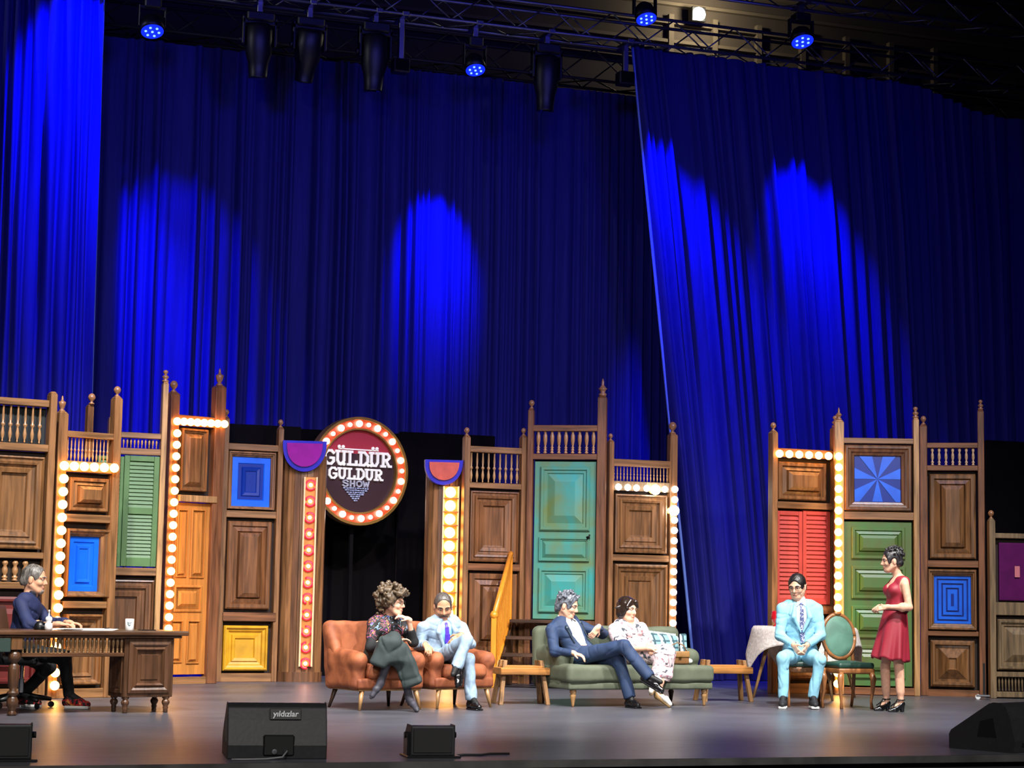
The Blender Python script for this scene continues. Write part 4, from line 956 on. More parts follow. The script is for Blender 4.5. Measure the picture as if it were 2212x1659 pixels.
TURN = [(.035, 0), (.045, .02), (.03, .04), (.026, .05), (.05, .09), (.055, .13), (.04, .17), (.03, .18), (.055, .2), (.055, .215), (.03, .23), (.045, .27), (.05, .33), (.052, .42), (.045, .46), (.03, .475), (.028, .485), (.055, .51), (.06, .54), (.05, .575), (.028, .59), (.028, .6)]
for x, y in ((-1.12, .0), (-1.30, .50)):
    MB().lathe(TURN, 14, Matrix.Translation((x, y, 0))).build('leg', W_DESK, DK, True); MB().box(x - .055, x + .055, y - .055, y + .055, .6, DZ - .07).build('leg_block', wood('desk_leg_block', (112, 76, 46)), DK, bevel=.005)
MB().box(-1.06, -.04, -.01, .035, .535, .57).build('apron_rail', W_DESKH, DK, bevel=.004)
rp = (DZ - .07 - .57); me = lathe_mesh(BALM, 'deskb', 'baluster', [(a * .0155, b * rp) for a, b in BALP['vase']], 8, mat('desk_spindle', (140, 104, 66), .35, var=.3, scale=(14, 14, 6)))
for k in range(24): inst('baluster', me, DK, (-1.04 + k * .0425, .012, .57))
MB().box(-1.60, -1.18, -.06, .02, .58, DZ - .07).build('drawer_box', mat('dark_green_box', (44, 62, 56), .5), DK, bevel=.006)
MB().box(-1.12, -.04, .32, .36, .3, DZ - .07).build('modesty_board', W_DESK, DK) if 0 else None
def on_desk(x, y): return local(DK, x, y, DZ)
T = thing('mug', 'white mug with a grey emblem on the desk', 'mug', on_desk(.05, .10), 0)
MB().lathe([(.036, 0), (.041, .005), (.042, .11), (.038, .112), (.036, .012)], 20).build('mug_body', mat('white_china', (238, 238, 236), .2, spec=.6), T, True)
MB().tube([(.04, .0, .09), (.065, .02, .085), (.07, .02, .055), (.06, .02, .03), (.04, 0, .025)], .006, 8).build('mug_handle', MATS['white_china'], T, True).rotation_euler = (0, 0, rad(40))
b = MB(); Em = mat('grey_print', (110, 126, 128), .4)
def wrap(x, z): a = x / .0425 - PI / 2 - YAW * .6; return (.0428 * cos(a), .0428 * sin(a), z)
for q in ([(-.022, .085), (-.018, .068), (-.004, .060), (.0, .075)], [(0, .075), (.004, .062), (.02, .072), (.024, .085)], [(-.02, .066), (-.016, .055), (.0, .038), (.002, .056)], [(.002, .056), (.0, .038), (.012, .05), (.018, .06)]):
    b.add([wrap(*p) for p in q], [(0, 1, 2, 3)])
b.build('emblem', Em, T)
T = thing('paper_stack', 'white sheets of paper under the hands of the man at the desk', 'paper', on_desk(-.42, .16), rad(30) - YAW); PAP = mat('paper', (235, 235, 232), .8)
for k in range(5): MB().box(-.30 + .02 * k, .28 + .012 * k, -.13, .14, .003 * k, .003 * k + .0025).build('sheet', PAP, T).rotation_euler = (0, 0, rad(3 * (k - 2)))
MB().tube([(.22, -.05, .02), (.30, .06, .02)], .005, 6).build('pen', BLACK, T)
T = thing('figurine', 'small white double gourd bottle with a thin stopper on the desk', 'ornament', on_desk(-.78, .06))
MB().lathe([(.028, 0), (.034, .01), (.038, .035), (.034, .06), (.022, .072), (.03, .09), (.033, .105), (.026, .122), (.008, .13), (.005, .17), (.009, .175), (.009, .185), (.003, .19)], 16).build('bottle', MATS['white_china'], T, True)
T = thing('table_microphone', 'black squat microphone with a coiled cable on the desk', 'microphone', on_desk(-.80, .22))
MB().lathe([(.055, 0), (.06, .01), (.05, .05), (.03, .075), (.01, .085)], 16).build('mic_base', mat('black_plastic', (22, 22, 24), .35), T, True)
MB().tube([(.05 * cos(t * .8) + .004 * t, .05 * sin(t * .8), .01 + .004 * t) for t in range(18)], .007, 6).build('cable', MATS['black_plastic'], T, True)
T = thing('phone', 'flat black phone lying beside the mug', 'phone', on_desk(.25, .14), rad(20)); MB().box(-.08, .08, -.04, .04, 0, .009).build('phone_body', MATS['black_plastic'], T, bevel=.003); MB().box(-.075, .075, -.035, .035, .009, .0098).build('screen', LENS, T)
# office chair
OC = thing('office_chair', 'black swivel office chair on casters behind the desk', 'chair', G(44, 18.8), rad(82) - YAW); PLA = MATS['black_plastic']
for k in range(5):
    a = k * 2 * PI / 5 + .3; x, y = .30 * cos(a), .30 * sin(a)
    leg = MB().tube([(0, 0, .12), (x * .5, y * .5, .105), (x, y, .08)], [.035, .03, .02], 8).build('leg', PLA, OC, True)
    MB().lathe([(.03, -.012), (.03, .012)], 12, Matrix.Translation((x, y, .03)) @ Matrix.Rotation(a, 4, 'Z') @ Matrix.Rotation(rad(90), 4, 'X')).build('caster', PLA, leg)
MB().lathe([(.03, .1), (.03, .28), (.02, .28), (.02, .42)], 12).build('gas_stem', CHROME, OC)
b = Soft(.012); b.box((0, 0, .46), (.25, .24, .045), None, .04, .02); b.build('seat', PLA, OC)
b = Soft(.012); b.box((0, .27, .74), (.23, .04, .26), rot3(rad(-12), 0, 0), .035, .02); b.build('backrest', mat('brown_leatherette', (62, 34, 26), .4), OC)
for s in (-1, 1): MB().tube([(s * .25, .1, .45), (s * .30, .1, .5), (s * .30, .1, .66), (s * .30, -.12, .68)], .018, 8).build('armrest', PLA, OC, True)

# ------------------------------------------------------------------ stage monitors along the front edge
CAB = mat('speaker_cabinet', (38, 38, 40), .5, var=.2, scale=(30, 30, 30), bump=.1); GRI = mat('speaker_grille', (20, 20, 21), .6, var=.3, scale=(120, 120, 120)); REC = mat('recess_black', (12, 12, 13), .5)
def wedge(lab, px, py, th, W, H, Dp, logo=False):
    r = thing('stage_monitor', lab, 'speaker', ground(px, py), rad(th) - YAW, 'black floor monitors')
    pr = [(0, .0), (-.01, .25 * H), (.03, .7 * H), (.07, .93 * H), (.11, H), (.2 * Dp + .06, H), (.36 * Dp, .97 * H), (.97 * Dp, .38 * H), (Dp, .3 * H), (Dp, 0)]
    n = len(pr); b = MB(); b.add([(-W / 2, y, z) for y, z in pr] + [(W / 2, y, z) for y, z in pr], [tuple(range(n - 1, -1, -1)), tuple(range(n, 2 * n))] + [(i, i + n, (i + 1) % n + n, (i + 1) % n) for i in range(n)][::1])
    for k, f in enumerate(b.f): b.f[k] = f[::-1]
    b.build('cabinet', CAB, r, bevel=.008, seg=2)
    a, c = V((0, .38 * Dp, .965 * H)), V((0, .96 * Dp, .40 * H)); nn = V((0, .565 * H, .58 * Dp)).normalized()
    g = MB(); q = [V((-W / 2 + .03, a.y, a.z)), V((W / 2 - .03, a.y, a.z)), V((W / 2 - .03, c.y, c.z)), V((-W / 2 + .03, c.y, c.z))]
    g.add([v + nn * .002 for v in q] + [v + nn * .014 for v in q], [(3, 2, 1, 0), (4, 5, 6, 7), (0, 1, 5, 4), (1, 2, 6, 5), (2, 3, 7, 6), (3, 0, 4, 7)]); g.build('grille', GRI, r)
    for s in (-1, 1):
        h = MB(); x = s * W / 2; h.add([(x + s * .004, y * Dp, z * H) for y, z in ((.25, .3), (.55, .3), (.5, .62), (.3, .7))] + [(x - s * .001, y * Dp, z * H) for y, z in ((.25, .3), (.55, .3), (.5, .62), (.3, .7))], [(0, 1, 2, 3) if s < 0 else (3, 2, 1, 0), (0, 4, 5, 1), (1, 5, 6, 2), (2, 6, 7, 3), (3, 7, 4, 0)]); h.build('handle', REC, r)
    y0 = -.016
    if logo:
        rc = MB().box(-.10, .12, y0 - .002, .02, .06 * H, .44 * H).build('connector_recess', REC, r, bevel=.01)
        for x in (-.02, .06): MB().lathe([(.018, 0), (.018, .012), (.01, .013)], 12, Matrix.Translation((x, y0, .14 * H)) @ Matrix.Rotation(rad(90), 4, 'X')).build('socket', STEEL if x < 0 else PLA, rc)
        R = Matrix.Translation((.055, .045, .80 * H)) @ Matrix.Rotation(rad(-16), 4, 'X')
        pl = MB().box(-.11, .11, -.016, .004, -.04, .04, 0, R).build('logo_plate', REC, r, bevel=.003)
        cu = bpy.data.curves.new('lettering', 'FONT'); cu.body = 'yıldızlar'; cu.size = .058; cu.align_x = 'CENTER'; cu.align_y = 'CENTER'; cu.extrude = .001; cu.shear = .12; cu.offset = .0008
        t0 = bpy.data.objects.new('lettering_curve', cu); C.objects.link(t0); bpy.context.view_layer.update(); me = bpy.data.meshes.new_from_object(t0.evaluated_get(bpy.context.evaluated_depsgraph_get())); bpy.data.objects.remove(t0); t = bpy.data.objects.new('lettering', me); C.objects.link(t); me.materials.clear(); me.materials.append(mat('silver_letters', (200, 204, 204), .35, .2)); t.parent = pl; t.matrix_local = R @ Matrix.Translation((0, -.0185, 0)) @ Matrix.Rotation(rad(90), 4, 'X')
    else:
        for sx in (-.3, .3): MB().box(sx * W - .012, sx * W + .012, -.012, .02, .12 * H, .2 * H).build('latch', PLA, r)
    return r
wedge('large floor monitor with a silver lettered plate', 598, 1640, 12, .70, .385, .54, True)
wedge('large floor monitor at the right edge of the stage turned sideways', 2238, 1624, 42, .66, .385, .60, False)
def small(lab, px, py, th, W=.325, H=.225, Dp=.24):
    r = thing('small_monitor', lab, 'speaker', ground(px, py), rad(th) - YAW, 'small black monitors')
    b = MB(); pr = [(0, .015), (0, H), (.6 * Dp, H), (Dp, .62 * H), (Dp, .015)]; n = len(pr)
    b.add([(-W / 2, y, z) for y, z in pr] + [(W / 2, y, z) for y, z in pr], [tuple(range(n)), tuple(range(2 * n - 1, n - 1, -1))] + [(i, (i + 1) % n, (i + 1) % n + n, i + n) for i in range(n)]); b.build('cabinet', CAB, r, bevel=.01, seg=2)
    MB().box(-W / 2 + .02, W / 2 - .02, -.008, 0, .035, H - .02).build('grille', GRI, r, bevel=.003)
    MB().box(-W / 2 - .03, W / 2 + .04, -.05, Dp + .02, 0, .016).build('foot_plate', PLA, r, bevel=.004)
    for s in (-1, 1): MB().lathe([(.022, 0), (.022, .03)], 10, Matrix.Translation((s * W / 2, .1, H * .7)) @ Matrix.Rotation(rad(90) * s, 4, 'Y')).build('knob', PLA, r)
    MB().box(-W / 2 - .02, -W / 2, .03, .17, 0, H * .75).build('bracket', PLA, r)
small('small square monitor at the stage edge in front of the armchairs', 934, 1637, 14); small('small square monitor cut by the left edge of the picture', 8, 1645, 16, .36, .245)
CABM = mat('black_cable', (20, 20, 22), .5)
a = ground(985, 1634); tag(MB().tube([(a.x, a.y, .008), (a.x + .08, a.y + .05, .008), (a.x + .2, a.y + .02, .008), (a.x + .3, a.y + .12, .008), (a.x + .45, a.y + .1, .008)], .008, 6).build('cable', CABM, None, True), 'thin black cable running from the small centre monitor', 'cable')
a = ground(500, 1643); tag(MB().tube([(a.x, a.y, .008), (a.x + .1, a.y - .01, .008), (a.x + .25, a.y + .01, .008), (a.x + .36, a.y + .0, .02), (a.x + .40, a.y + .03, .06)], .007, 6).build('cable', mat('grey_cable', (120, 120, 122), .5), None, True), 'grey cable plugged into the large lettered monitor', 'cable')
# floor stand with a caster by the narrow flat
T = thing('flat_brace', 'slim black stand with a white caster beside the narrow right flat', 'brace', ground(2118, 1511), rad(-14) - YAW)
MB().box(.03, .06, .0, .04, .04, .45).build('upright', PLA, T, bevel=.004); MB().box(-.05, .12, -.02, .06, .035, .06).build('foot', STEEL, T, bevel=.004); MB().lathe([(.032, -.014), (.032, .014)], 14, Matrix.Translation((-.03, .0, .033)) @ Matrix.Rotation(rad(90), 4, 'X')).build('caster', mat('white_wheel', (220, 220, 222), .4), T)
# ------------------------------------------------------------------ people
def cf(x, y, z): return np.array(RT0 * x + FH * y + V((0, 0, z)))   # x to the right, y away from the audience seat, z up
def un(v): v = np.array(v, float); return v / (np.linalg.norm(v) + 1e-9)
def pattern(name, cols, scale=18, rough=.7, vor=False):
    m = bpy.data.materials.new(name); m.use_nodes = True; nt = m.node_tree; b = nt.nodes['Principled BSDF']; b.inputs['Roughness'].default_value = rough
    tc = nt.nodes.new('ShaderNodeTexCoord'); n = nt.nodes.new('ShaderNodeTexNoise'); n.inputs['Scale'].default_value = scale; n.inputs['Detail'].default_value = 2.5; n.inputs['Distortion'].default_value = 1.2
    r = nt.nodes.new('ShaderNodeValToRGB'); r.color_ramp.interpolation = 'CONSTANT'; e = r.color_ramp.elements
    for i, (p, c) in enumerate(cols):
        x = e[i] if i < 2 else e.new(p); x.position = p; x.color = rgb(*c)
    nt.links.new(tc.outputs['Object'], n.inputs['Vector']); nt.links.new(n.outputs['Fac'], r.inputs[0]); nt.links.new(r.outputs[0], b.inputs['Base Color']); return m
SK = {k: mat('skin_' + k, c, .5, var=.12, scale=(30, 30, 30), spec=.4) for k, c in (('fair', (226, 172, 144)), ('warm', (212, 156, 124)), ('tan', (196, 142, 110)))}
EYW = mat('eye_white', (190, 180, 172), .25); EYD = mat('eye_iris', (38, 24, 18), .2); LIP = mat('lip', (176, 92, 84), .4)
def hair_mat(n, a, b, st=(60, 60, 14)): return mat(n, a, .42, var=.6, scale=st, dark=b, bump=.5, spec=.6)

PEOPLE = []
class Person:
    def __init__(s, label, px, d, j, head, skin='warm', hs=1.05, w=1.0, fwd=None, torso=True):
        s.root = thing('person', label, 'person', G(px, d)); d *= DS; s.d = d; s.skin = SK[skin]; s.hs = hs; s.w = w
        s.inv = Matrix.Translation(-s.root.location)
        J = {k: np.array(at(v[0], v[1], d + (v[2] if len(v) > 2 else 0))) for k, v in j.items()}; s.J = J
        if 'pel' not in J: J['pel'] = (J['hipA'] + J['hipB']) / 2
        s.tu = un(J['neck'] - J['pel']); s.tl = np.linalg.norm(J['neck'] - J['pel'])
        tr = J['shB'] - J['shA']; s.tr = un(tr - s.tu * (tr @ s.tu)); s.tf = np.cross(s.tr, s.tu)
        if s.tf @ cf(*fwd) < 0: s.tf = -s.tf
        h = head; s.hc = np.array(at(h['c'][0], h['c'][1], d + h['c'][2])); s.hf = un(cf(*h['f'])); u = cf(*h.get('u', (0, 0, 1))); s.hu = un(u - s.hf * (u @ s.hf)); s.hr = np.cross(s.hf, s.hu)
        s.HR = np.array([s.hf, s.hr, s.hu]); s.hands = []
    def H(s, x, y, z): return s.hc + (s.hf * x + s.hr * y + s.hu * z) * s.hs
    def T(s, u, l, f): return s.J['pel'] + s.tu * s.tl * u + s.tr * l + s.tf * f
    @property
    def TR(s): return np.array([s.tr, s.tf, s.tu])
    def mk(s, b, name, m, parent=None, label=None): return b.build(name, m, parent or s.root, True, label, s.inv)
    def head_prims(s, b, female=False):
        q = s.hs; R = s.HR
        b.ell(s.H(-.008, 0, .025), np.array((.098, .076, .094)) * q, R, .02)
        b.ell(s.H(.028, 0, -.035), np.array((.066, .060, .082)) * q, R, .03)
        b.ell(s.H(.058, 0, -.098), np.array((.032, .030 if female else .036, .024)) * q, R, .03)
        for e in (-1, 1):
            b.cap(s.H(-.005, e * .058, -.055), s.H(.05, e * .028, -.095), .02 * q, .02 * q, .03)
            b.ell(s.H(.062, e * .038, -.030), np.array((.026, .024, .022)) * q, R, .02)
            b.cap(s.H(.084, e * .014, .022), s.H(.070, e * .050, .020), .012 * q, .011 * q, .014)
            b.ell(s.H(-.006, e * .080, -.012), np.array((.020, .010, .033)) * q, R, .008)
        b.cap(s.H(.088, 0, .012), s.H(.110, 0, -.030), .009 * q, .012 * q, .012); b.cap(s.H(.092, -.010, -.036), s.H(.092, .010, -.036), .010 * q, .010 * q, .008)
        for e in (-1, 1): b.ell(s.H(.098, e * .032, .002), np.array((.018, .018, .011)) * q, R, .012, 's')
        for e in (-1, 1): b.cap(s.H(.088, e * .020, .0125), s.H(.082, e * .046, .011), .0065 * q, .006 * q, .004)
        b.ell(s.H(.085, 0, -.062), np.array((.013, .026, .007)) * q, R, .006); b.ell(s.H(.083, 0, -.076), np.array((.013, .022, .008)) * q, R, .006)
        b.cap(s.J['neck'] - s.tu * .03, s.H(-.02, 0, -.05), (.058 if not female else .047) * q, (.055 if not female else .046) * q, .03)
    def body(s, female=False, legs=True, fine=.006, bust=0, legsc=1.0, foot=(.024, .014), armsc=1.0):
        J, w = s.J, s.w; b = Soft(fine); TR = s.TR
        b.ell(s.T(.04, 0, 0), (.165 * w, .115, .12), TR, .04); b.ell(s.T(.42, 0, .0), (.13 * w, .095, .17), TR, .06); b.ell(s.T(.74, 0, .005), (.155 * w, .108, .15), TR, .05)
        b.cap(s.T(.93, -.10 * w, -.01), s.T(.93, .10 * w, -.01), .058, .058, .05)
        if bust:
            for e in (-1, 1): b.ell(s.T(.70, e * .068, .085), (.062, .055, .062), TR, .03)
        for k in 'AB':
            wa = w * armsc; b.cap(J['sh' + k], J['el' + k], .050 * wa, .040 * wa, .03); m = J['el' + k] * .7 + J['wr' + k] * .3
            b.cap(J['el' + k], J['wr' + k], .040 * wa, .027 * w, .02); b.ell(m, (.042 * wa, .042 * wa, .05), None, .03)
            if legs:
                wl = w * legsc
                b.cap(J['hip' + k], J['kn' + k], .082 * wl, .055 * wl, .03); c = J['kn' + k] * .68 + J['an' + k] * .32
                b.cap(J['kn' + k], J['an' + k], .052 * wl, .034 * wl, .02); b.cap(J['kn' + k] * .85 + J['an' + k] * .15, c * .4 + J['an' + k] * .6, .05 * wl, .045 * wl, .03)
                ft = J['an' + k] * .25 + J['to' + k] * .75; b.cap(J['an' + k] - np.array((0, 0, .012)), ft, *foot, .02)
        s.head_prims(b, female)
        for a in s.hands: s.hand_prims(b, *a)
        s.bodyo = s.mk(b, 'body', s.skin)
        # face pieces
        q = s.hs
        for e in (-1, 1):
            m = MB(); m.ball(s.H(.079, e * .032, .003), .0125 * q, 10, 7); c = s.H(.0865, e * .032, .002); m.ball(c, .0064 * q, 8, 6, 1)
            o = m.build('eye', [EYW, EYD], s.root, True); o.data.transform(s.inv)
        m = MB(); m.tube([s.H(.094, y, -.069 - abs(y) * .05) if abs(y) < .02 else s.H(.085, y, -.070) for y in (-.024, -.014, 0, .014, .024)], [.001, .004, .005, .004, .001], 6); o = m.build('lips', LIP, s.root, True); o.data.transform(s.inv)
    def hand(s, k, dirv, palm, thumb, curl=.5, sc=1.0, spread=.0, dirs=None):
        s.hands.append((k, un(cf(*dirv)), un(cf(*palm)), thumb, curl, sc, spread))
    def hand_prims(s, b, k, d, n, th, curl, sc, spread):
        w = s.J['wr' + k]; n = un(n - d * (n @ d)); l = np.cross(d, n) * th; R = np.array([d, l, n])
        b.box(w + d * .048 * sc, np.array((.046, .038, .0135)) * sc, R, .012, .012); b.cap(w - d * .02, w + d * .02, .025, .024, .015)
        for i, (ln, off) in enumerate(((.074, .030), (.082, .0105), (.077, -.009), (.060, -.028))):
            p = w + (d * .088 + l * off) * sc; a = 0; dd = un(d + l * off * spread * 8)
            for j, f in enumerate((.42, .32, .26)):
                a += curl * (.55, .9, .7)[j] * (1 + .12 * i); v = dd * cos(a) + n * sin(a); e = p + v * ln * f * sc
                b.cap(p, e, (.0098 - .0008 * j) * sc, (.0092 - .0009 * j) * sc, .004); p = e
        p = w + (d * .025 + l * .030) * sc; v = un(d * .6 + l * .8 + n * .25); e = p + v * .042 * sc; b.cap(p, e, .0125 * sc, .0105 * sc, .008); b.cap(e, e + un(d * .85 + l * .25 + n * .45) * .034 * sc, .0100 * sc, .0085 * sc, .004)
    def brows(s, m, th=.006, drop=0):
        for e in (-1, 1):
            b = MB(); b.tube([s.H(.098, e * .014, .020 + drop), s.H(.096, e * .032, .026 + drop), s.H(.080, e * .052, .020 + drop)], [th * .8, th, th * .5], 6); o = b.build('eyebrow', m, s.root, True); o.data.transform(s.inv)
    def glasses(s, m=None):
        b = MB()
        for e in (-1, 1):
            b.tube([s.H(.106 - .006 * abs(cos(t)), e * .033 + .023 * cos(t), .002 + .018 * sin(t)) for t in [2 * PI * k / 14 for k in range(15)]], .0022, 5)
            b.tube([s.H(.098, e * .056, .006), s.H(.03, e * .080, .006), s.H(-.01, e * .082, .01)], .002, 5)
        b.tube([s.H(.108, -.011, .006), s.H(.112, 0, .009), s.H(.108, .011, .006)], .002, 5); o = b.build('glasses', m or BLACK, s.root, True); o.data.transform(s.inv)
    def mic(s, e, m=None):
        b = MB(); b.tube([s.H(-.03, e * .088, .02), s.H(.02, e * .085, -.03), s.H(.06, e * .062, -.062)], .0025, 5); b.ball(s.H(.064, e * .060, -.064), .007, 8, 6); o = b.build('headset_microphone', m or mat('beige_mic', (214, 180, 150), .5), s.root, True); o.data.transform(s.inv)
    def cap_hair(s, name, m, th=.012, line=.0, nz=(.003, 60), low=-.062, side=.0, extra=None, h=.006):
        q = s.hs; R = s.HR; b = Soft(h)
        b.ell(s.H(-.012, 0, .028), np.array((.098 + th, .078 + th, .094 + th)) * q, R, .01)
        b.cap(s.H(-.07, -.03, -.03), s.H(-.07, .03, -.03), .045 * q, .045 * q, .03)
        if extra: extra(b)
        b.ell(s.H(.118, 0, -.035 + line), np.array((.072, .078 + side, .105)) * q, R, .012, 's')
        b.box(s.H(.075, 0, -.12), np.array((.075, .2, .09)) * q, R, .01, .012, 's')
        for e in (-1, 1): b.ell(s.H(.0, e * .092, -.03), np.array((.034, .036, .055)) * q, R, .01, 's')
        b.cut(s.H(0, 0, low), -s.hu); b.noise(nz[0], nz[1], 4)
        return s.mk(b, name, m)
    # ---- clothes
    def torso_cloth(s, b, t, k=.05, lo=True, bust=0):
        w = s.w; TR = s.TR
        if lo: b.ell(s.T(.06, 0, .005), (.165 * w + t, .115 + t, .13 + t), TR, k)
        b.ell(s.T(.42, 0, .0), (.137 * w + t, .098 + t, .17), TR, k); b.ell(s.T(.74, 0, .005), (.158 * w + t, .108 + t, .15 + t), TR, k)
        b.cap(s.T(.92, -.11 * w, -.012), s.T(.92, .11 * w, -.012), .055 + t, .055 + t, k)
        if bust:
            for e in (-1, 1): b.ell(s.T(.70, e * .066, .085), (.062 + t, .055 + t, .062 + t), TR, .03)
    def settle(s):
        zs = []
        def walk(o):
            if o.type == 'MESH': a = np.empty(len(o.data.vertices) * 3, np.float32); o.data.vertices.foreach_get('co', a); zs.append(a[2::3].min())
            for c in o.children: walk(c)
        walk(s.root); s.root.location.z -= min(zs) - .001
    def sleeve(s, b, k, r0, r1, r2, end=.96, k_=.03):
        J = s.J; w = J['el' + k] + (J['wr' + k] - J['el' + k]) * end
        b.cap(J['sh' + k], J['el' + k], r0, r1, k_)
        if end > 0:
            b.cap(J['el' + k], w, r1, r2, k_); v = un(J['wr' + k] - J['el' + k]); b.ell(w + v * r2 * .9, (r2 * .95,) * 3, None, .004, 's')
    def jacket(s, m, shirt_m, tie_m=None, t=.024, end=.95, open_=.055, hem=True, lap=True, nz=.004, vlen=.19, vu=.80):
        J = s.J; b = Soft(.0085); s.torso_cloth(b, t)
        for k in 'AB': s.sleeve(b, k, .068 * s.w, .055, .045, end)
        for e in (-1, 1): b.cap(s.T(1.0, e * .055, -.03), s.T(.93, e * .075, .06), .022, .02, .02)
        b.ell(s.T(vu, 0, .16), (open_, .085, vlen), s.TR, .006, 's'); b.ell(s.T(1.06, 0, .02), (.06, .075, .07), s.TR, .008, 's')
        b.noise(nz * .6, 17, 3).crease(.006, 11, 5); jk = s.mk(b, 'jacket', m)
        if lap:
            for e in (-1, 1):
                a, c = s.T(.96, e * .066, .082), s.T(.72, e * (open_ + .012), .138 + t * .4); z = s.T(vu - vlen / s.tl * .86, e * .014, .128 + t)
                l = Soft(.006); l.cap(a, c, .018, .030, .01); l.cap(c, z, .026, .010, .01); s.mk(l, 'lapel', m, jk)
            bt = MB()
            for u in (.40, .26): bt.ball(s.T(u, .012, .105 + t), .009, 8, 6)
            o = bt.build('button', mat('suit_button', (40, 44, 54), .3), jk, True); o.data.transform(s.inv)
        sh = Soft(.0085); sh.ell(s.T(.42, 0, .006), (.125 * s.w, .103, .2), s.TR, .05); sh.ell(s.T(.74, 0, .008), (.14 * s.w, .118, .16), s.TR, .05); s.shirt = None
        sh.cap(s.T(.98, 0, .0), s.T(1.05, 0, .012), .066, .06, .02); s.shirt = s.mk(sh, 'shirt', shirt_m)
        for e in (-1, 1):
            cl = Soft(.006); cl.cap(s.T(1.06, e * .05, .0), s.T(.98, e * .026, .085), .013, .014, .008); cl.cap(s.T(.98, e * .026, .085), s.T(.93, e * .05, .10), .013, .006, .008); s.mk(cl, 'collar', shirt_m, s.shirt)
        if tie_m:
            tb = Soft(.006); ps = [s.T(.97, 0, .106), s.T(.86, 0, .136), s.T(.62, .004, .142), s.T(.36, .008, .134), s.T(.22, .01, .140)]
            tb.ell(ps[0], (.018, .014, .018), s.TR, .006)
            for (p, q_), (r0, r1) in zip(zip(ps[:-1], ps[1:]), ((.011, .017), (.018, .026), (.026, .032), (.032, .016))):
                mid = (p + q_) / 2; L = np.linalg.norm(q_ - p) / 2; dv = un(q_ - p); lat = s.tr; nr = un(np.cross(dv, lat)); tb.box(mid, (L + .004, (r0 + r1) / 2, .008), np.array([dv, lat, nr]), .006, .01)
            s.mk(tb, 'tie', tie_m)
        return jk
    def trousers(s, m, r=(.100, .076, .070, .058), nz=.004, end=1.0, low=True):
        J = s.J; b = Soft(.009); b.ell(s.T(.03, 0, .0), (.172 * s.w, .125, .12), s.TR, .05)
        for k in 'AB':
            e = J['kn' + k] + (J['an' + k] - J['kn' + k]) * end; v = un(J['an' + k] - J['kn' + k])
            b.cap(J['hip' + k], J['kn' + k], r[0] * s.w, r[1], .03); b.cap(J['kn' + k], e, r[2], r[3], .03)
        for k in 'AB':
            e = J['kn' + k] + (J['an' + k] - J['kn' + k]) * end; v = un(J['an' + k] - J['kn' + k]); b.ell(e + v * r[3] * .95, (r[3],) * 3, None, .004, 's')
        b.noise(nz, 15, 6).crease(.008, 10, 7); return s.mk(b, 'trousers', m)
    def sock(s, k, m):
        J = s.J; a = J['kn' + k] * .3 + J['an' + k] * .7; b = Soft(.007); b.cap(a, J['an' + k], .043, .041, .02); b.cap(J['an' + k], J['an' + k] * .25 + J['to' + k] * .75, .038, .026, .02); s.mk(b, 'sock', m)
    def shoe(s, k, m, sole_m=None, up=(0, 0, 1), w=.042, high=False, name='shoe', sole_t=.012, extra=None):
        J = s.J; t = J['to' + k]; a = J['an' + k]; u = un(cf(*up)); f = un((t - a) - u * ((t - a) @ u)); u = un(u - f * (u @ f)); r = np.cross(f, u); R = np.array([f, r, u])
        drop = abs((t - a) @ u); base = a - u * max(.055, min(drop + .0, .085)); L = max(.17, (t - a) @ f + .02)
        b = Soft(.007); b.cap(base - f * .03 + u * .012, base + f * L * .55 + u * .008, w * .92, w, .02); b.cap(base + f * L * .5 + u * .004, base + f * L * .92 - u * .006, w, w * .72, .02)
        b.cap(base - f * .015, a + u * (.03 if high else -.01), w * .95, .043, .02)
        b.cut(base - u * .024, -u); o = s.mk(b, name, m)
        sb = Soft(.007); c = base - u * (.024 + sole_t * .5)
        sb.box(c + f * (L * .42), (L * .55 + .012, w * 1.04, sole_t * .55 + .003), R, .008, .01); s.mk(sb, 'sole', sole_m or m, o)
        if extra: extra(s, o, base, f, r, u, L)
        return o

NAVY = mat('navy_shirt_cloth', (26, 36, 78), .75, var=.25, scale=(9, 9, 9), bump=.1); BLKT = mat('black_trouser_cloth', (20, 20, 23), .8, var=.3, scale=(14, 14, 14)); JEAN = mat('dark_trouser_cloth', (28, 30, 38), .8, var=.3, scale=(14, 14, 14))
PATENT = mat('black_shoe_leather', (16, 15, 17), .18, spec=.7); WSOLE = mat('white_sole', (225, 222, 216), .5)
# man at the desk
p = Person('person in a navy shirt seated behind the dark desk, writing on papers', 48, 18.75,
    dict(pel=(38, 1402, 0), neck=(66, 1288, -.02), shA=(43, 1303, -.20), shB=(72, 1303, .19), elA=(62, 1352, -.36), wrA=(128, 1349, -.42), elB=(104, 1344, .16), wrB=(150, 1346, -.30),
         hipA=(38, 1406, -.09), hipB=(42, 1406, .09), knA=(138, 1420, -.10), anA=(150, 1501, .0), toA=(188, 1521, -.02), knB=(106, 1440, .14), anB=(52, 1498, .10), toB=(72, 1519, .08)),
    dict(c=(74, 1251, -.02), f=(1, -.06, -.10), u=(.08, 0, 1)), 'warm', 1.15, 1.04, (1, -.1, 0))
p.hand('A', (1, .15, -.05), (0, .0, -1), 1, .45, 1.05); p.hand('B', (1, -.1, -.12), (0, -.1, -1), -1, .75, 1.05, .3)
p.body(legsc=.74, foot=(.018, .010), armsc=.80)
GREYH = hair_mat('grey_hair', (112, 106, 100), (44, 42, 42)); p.brows(GREYH)
p.cap_hair('hair', GREYH, .006, .030, (.0015, 70), -.066)
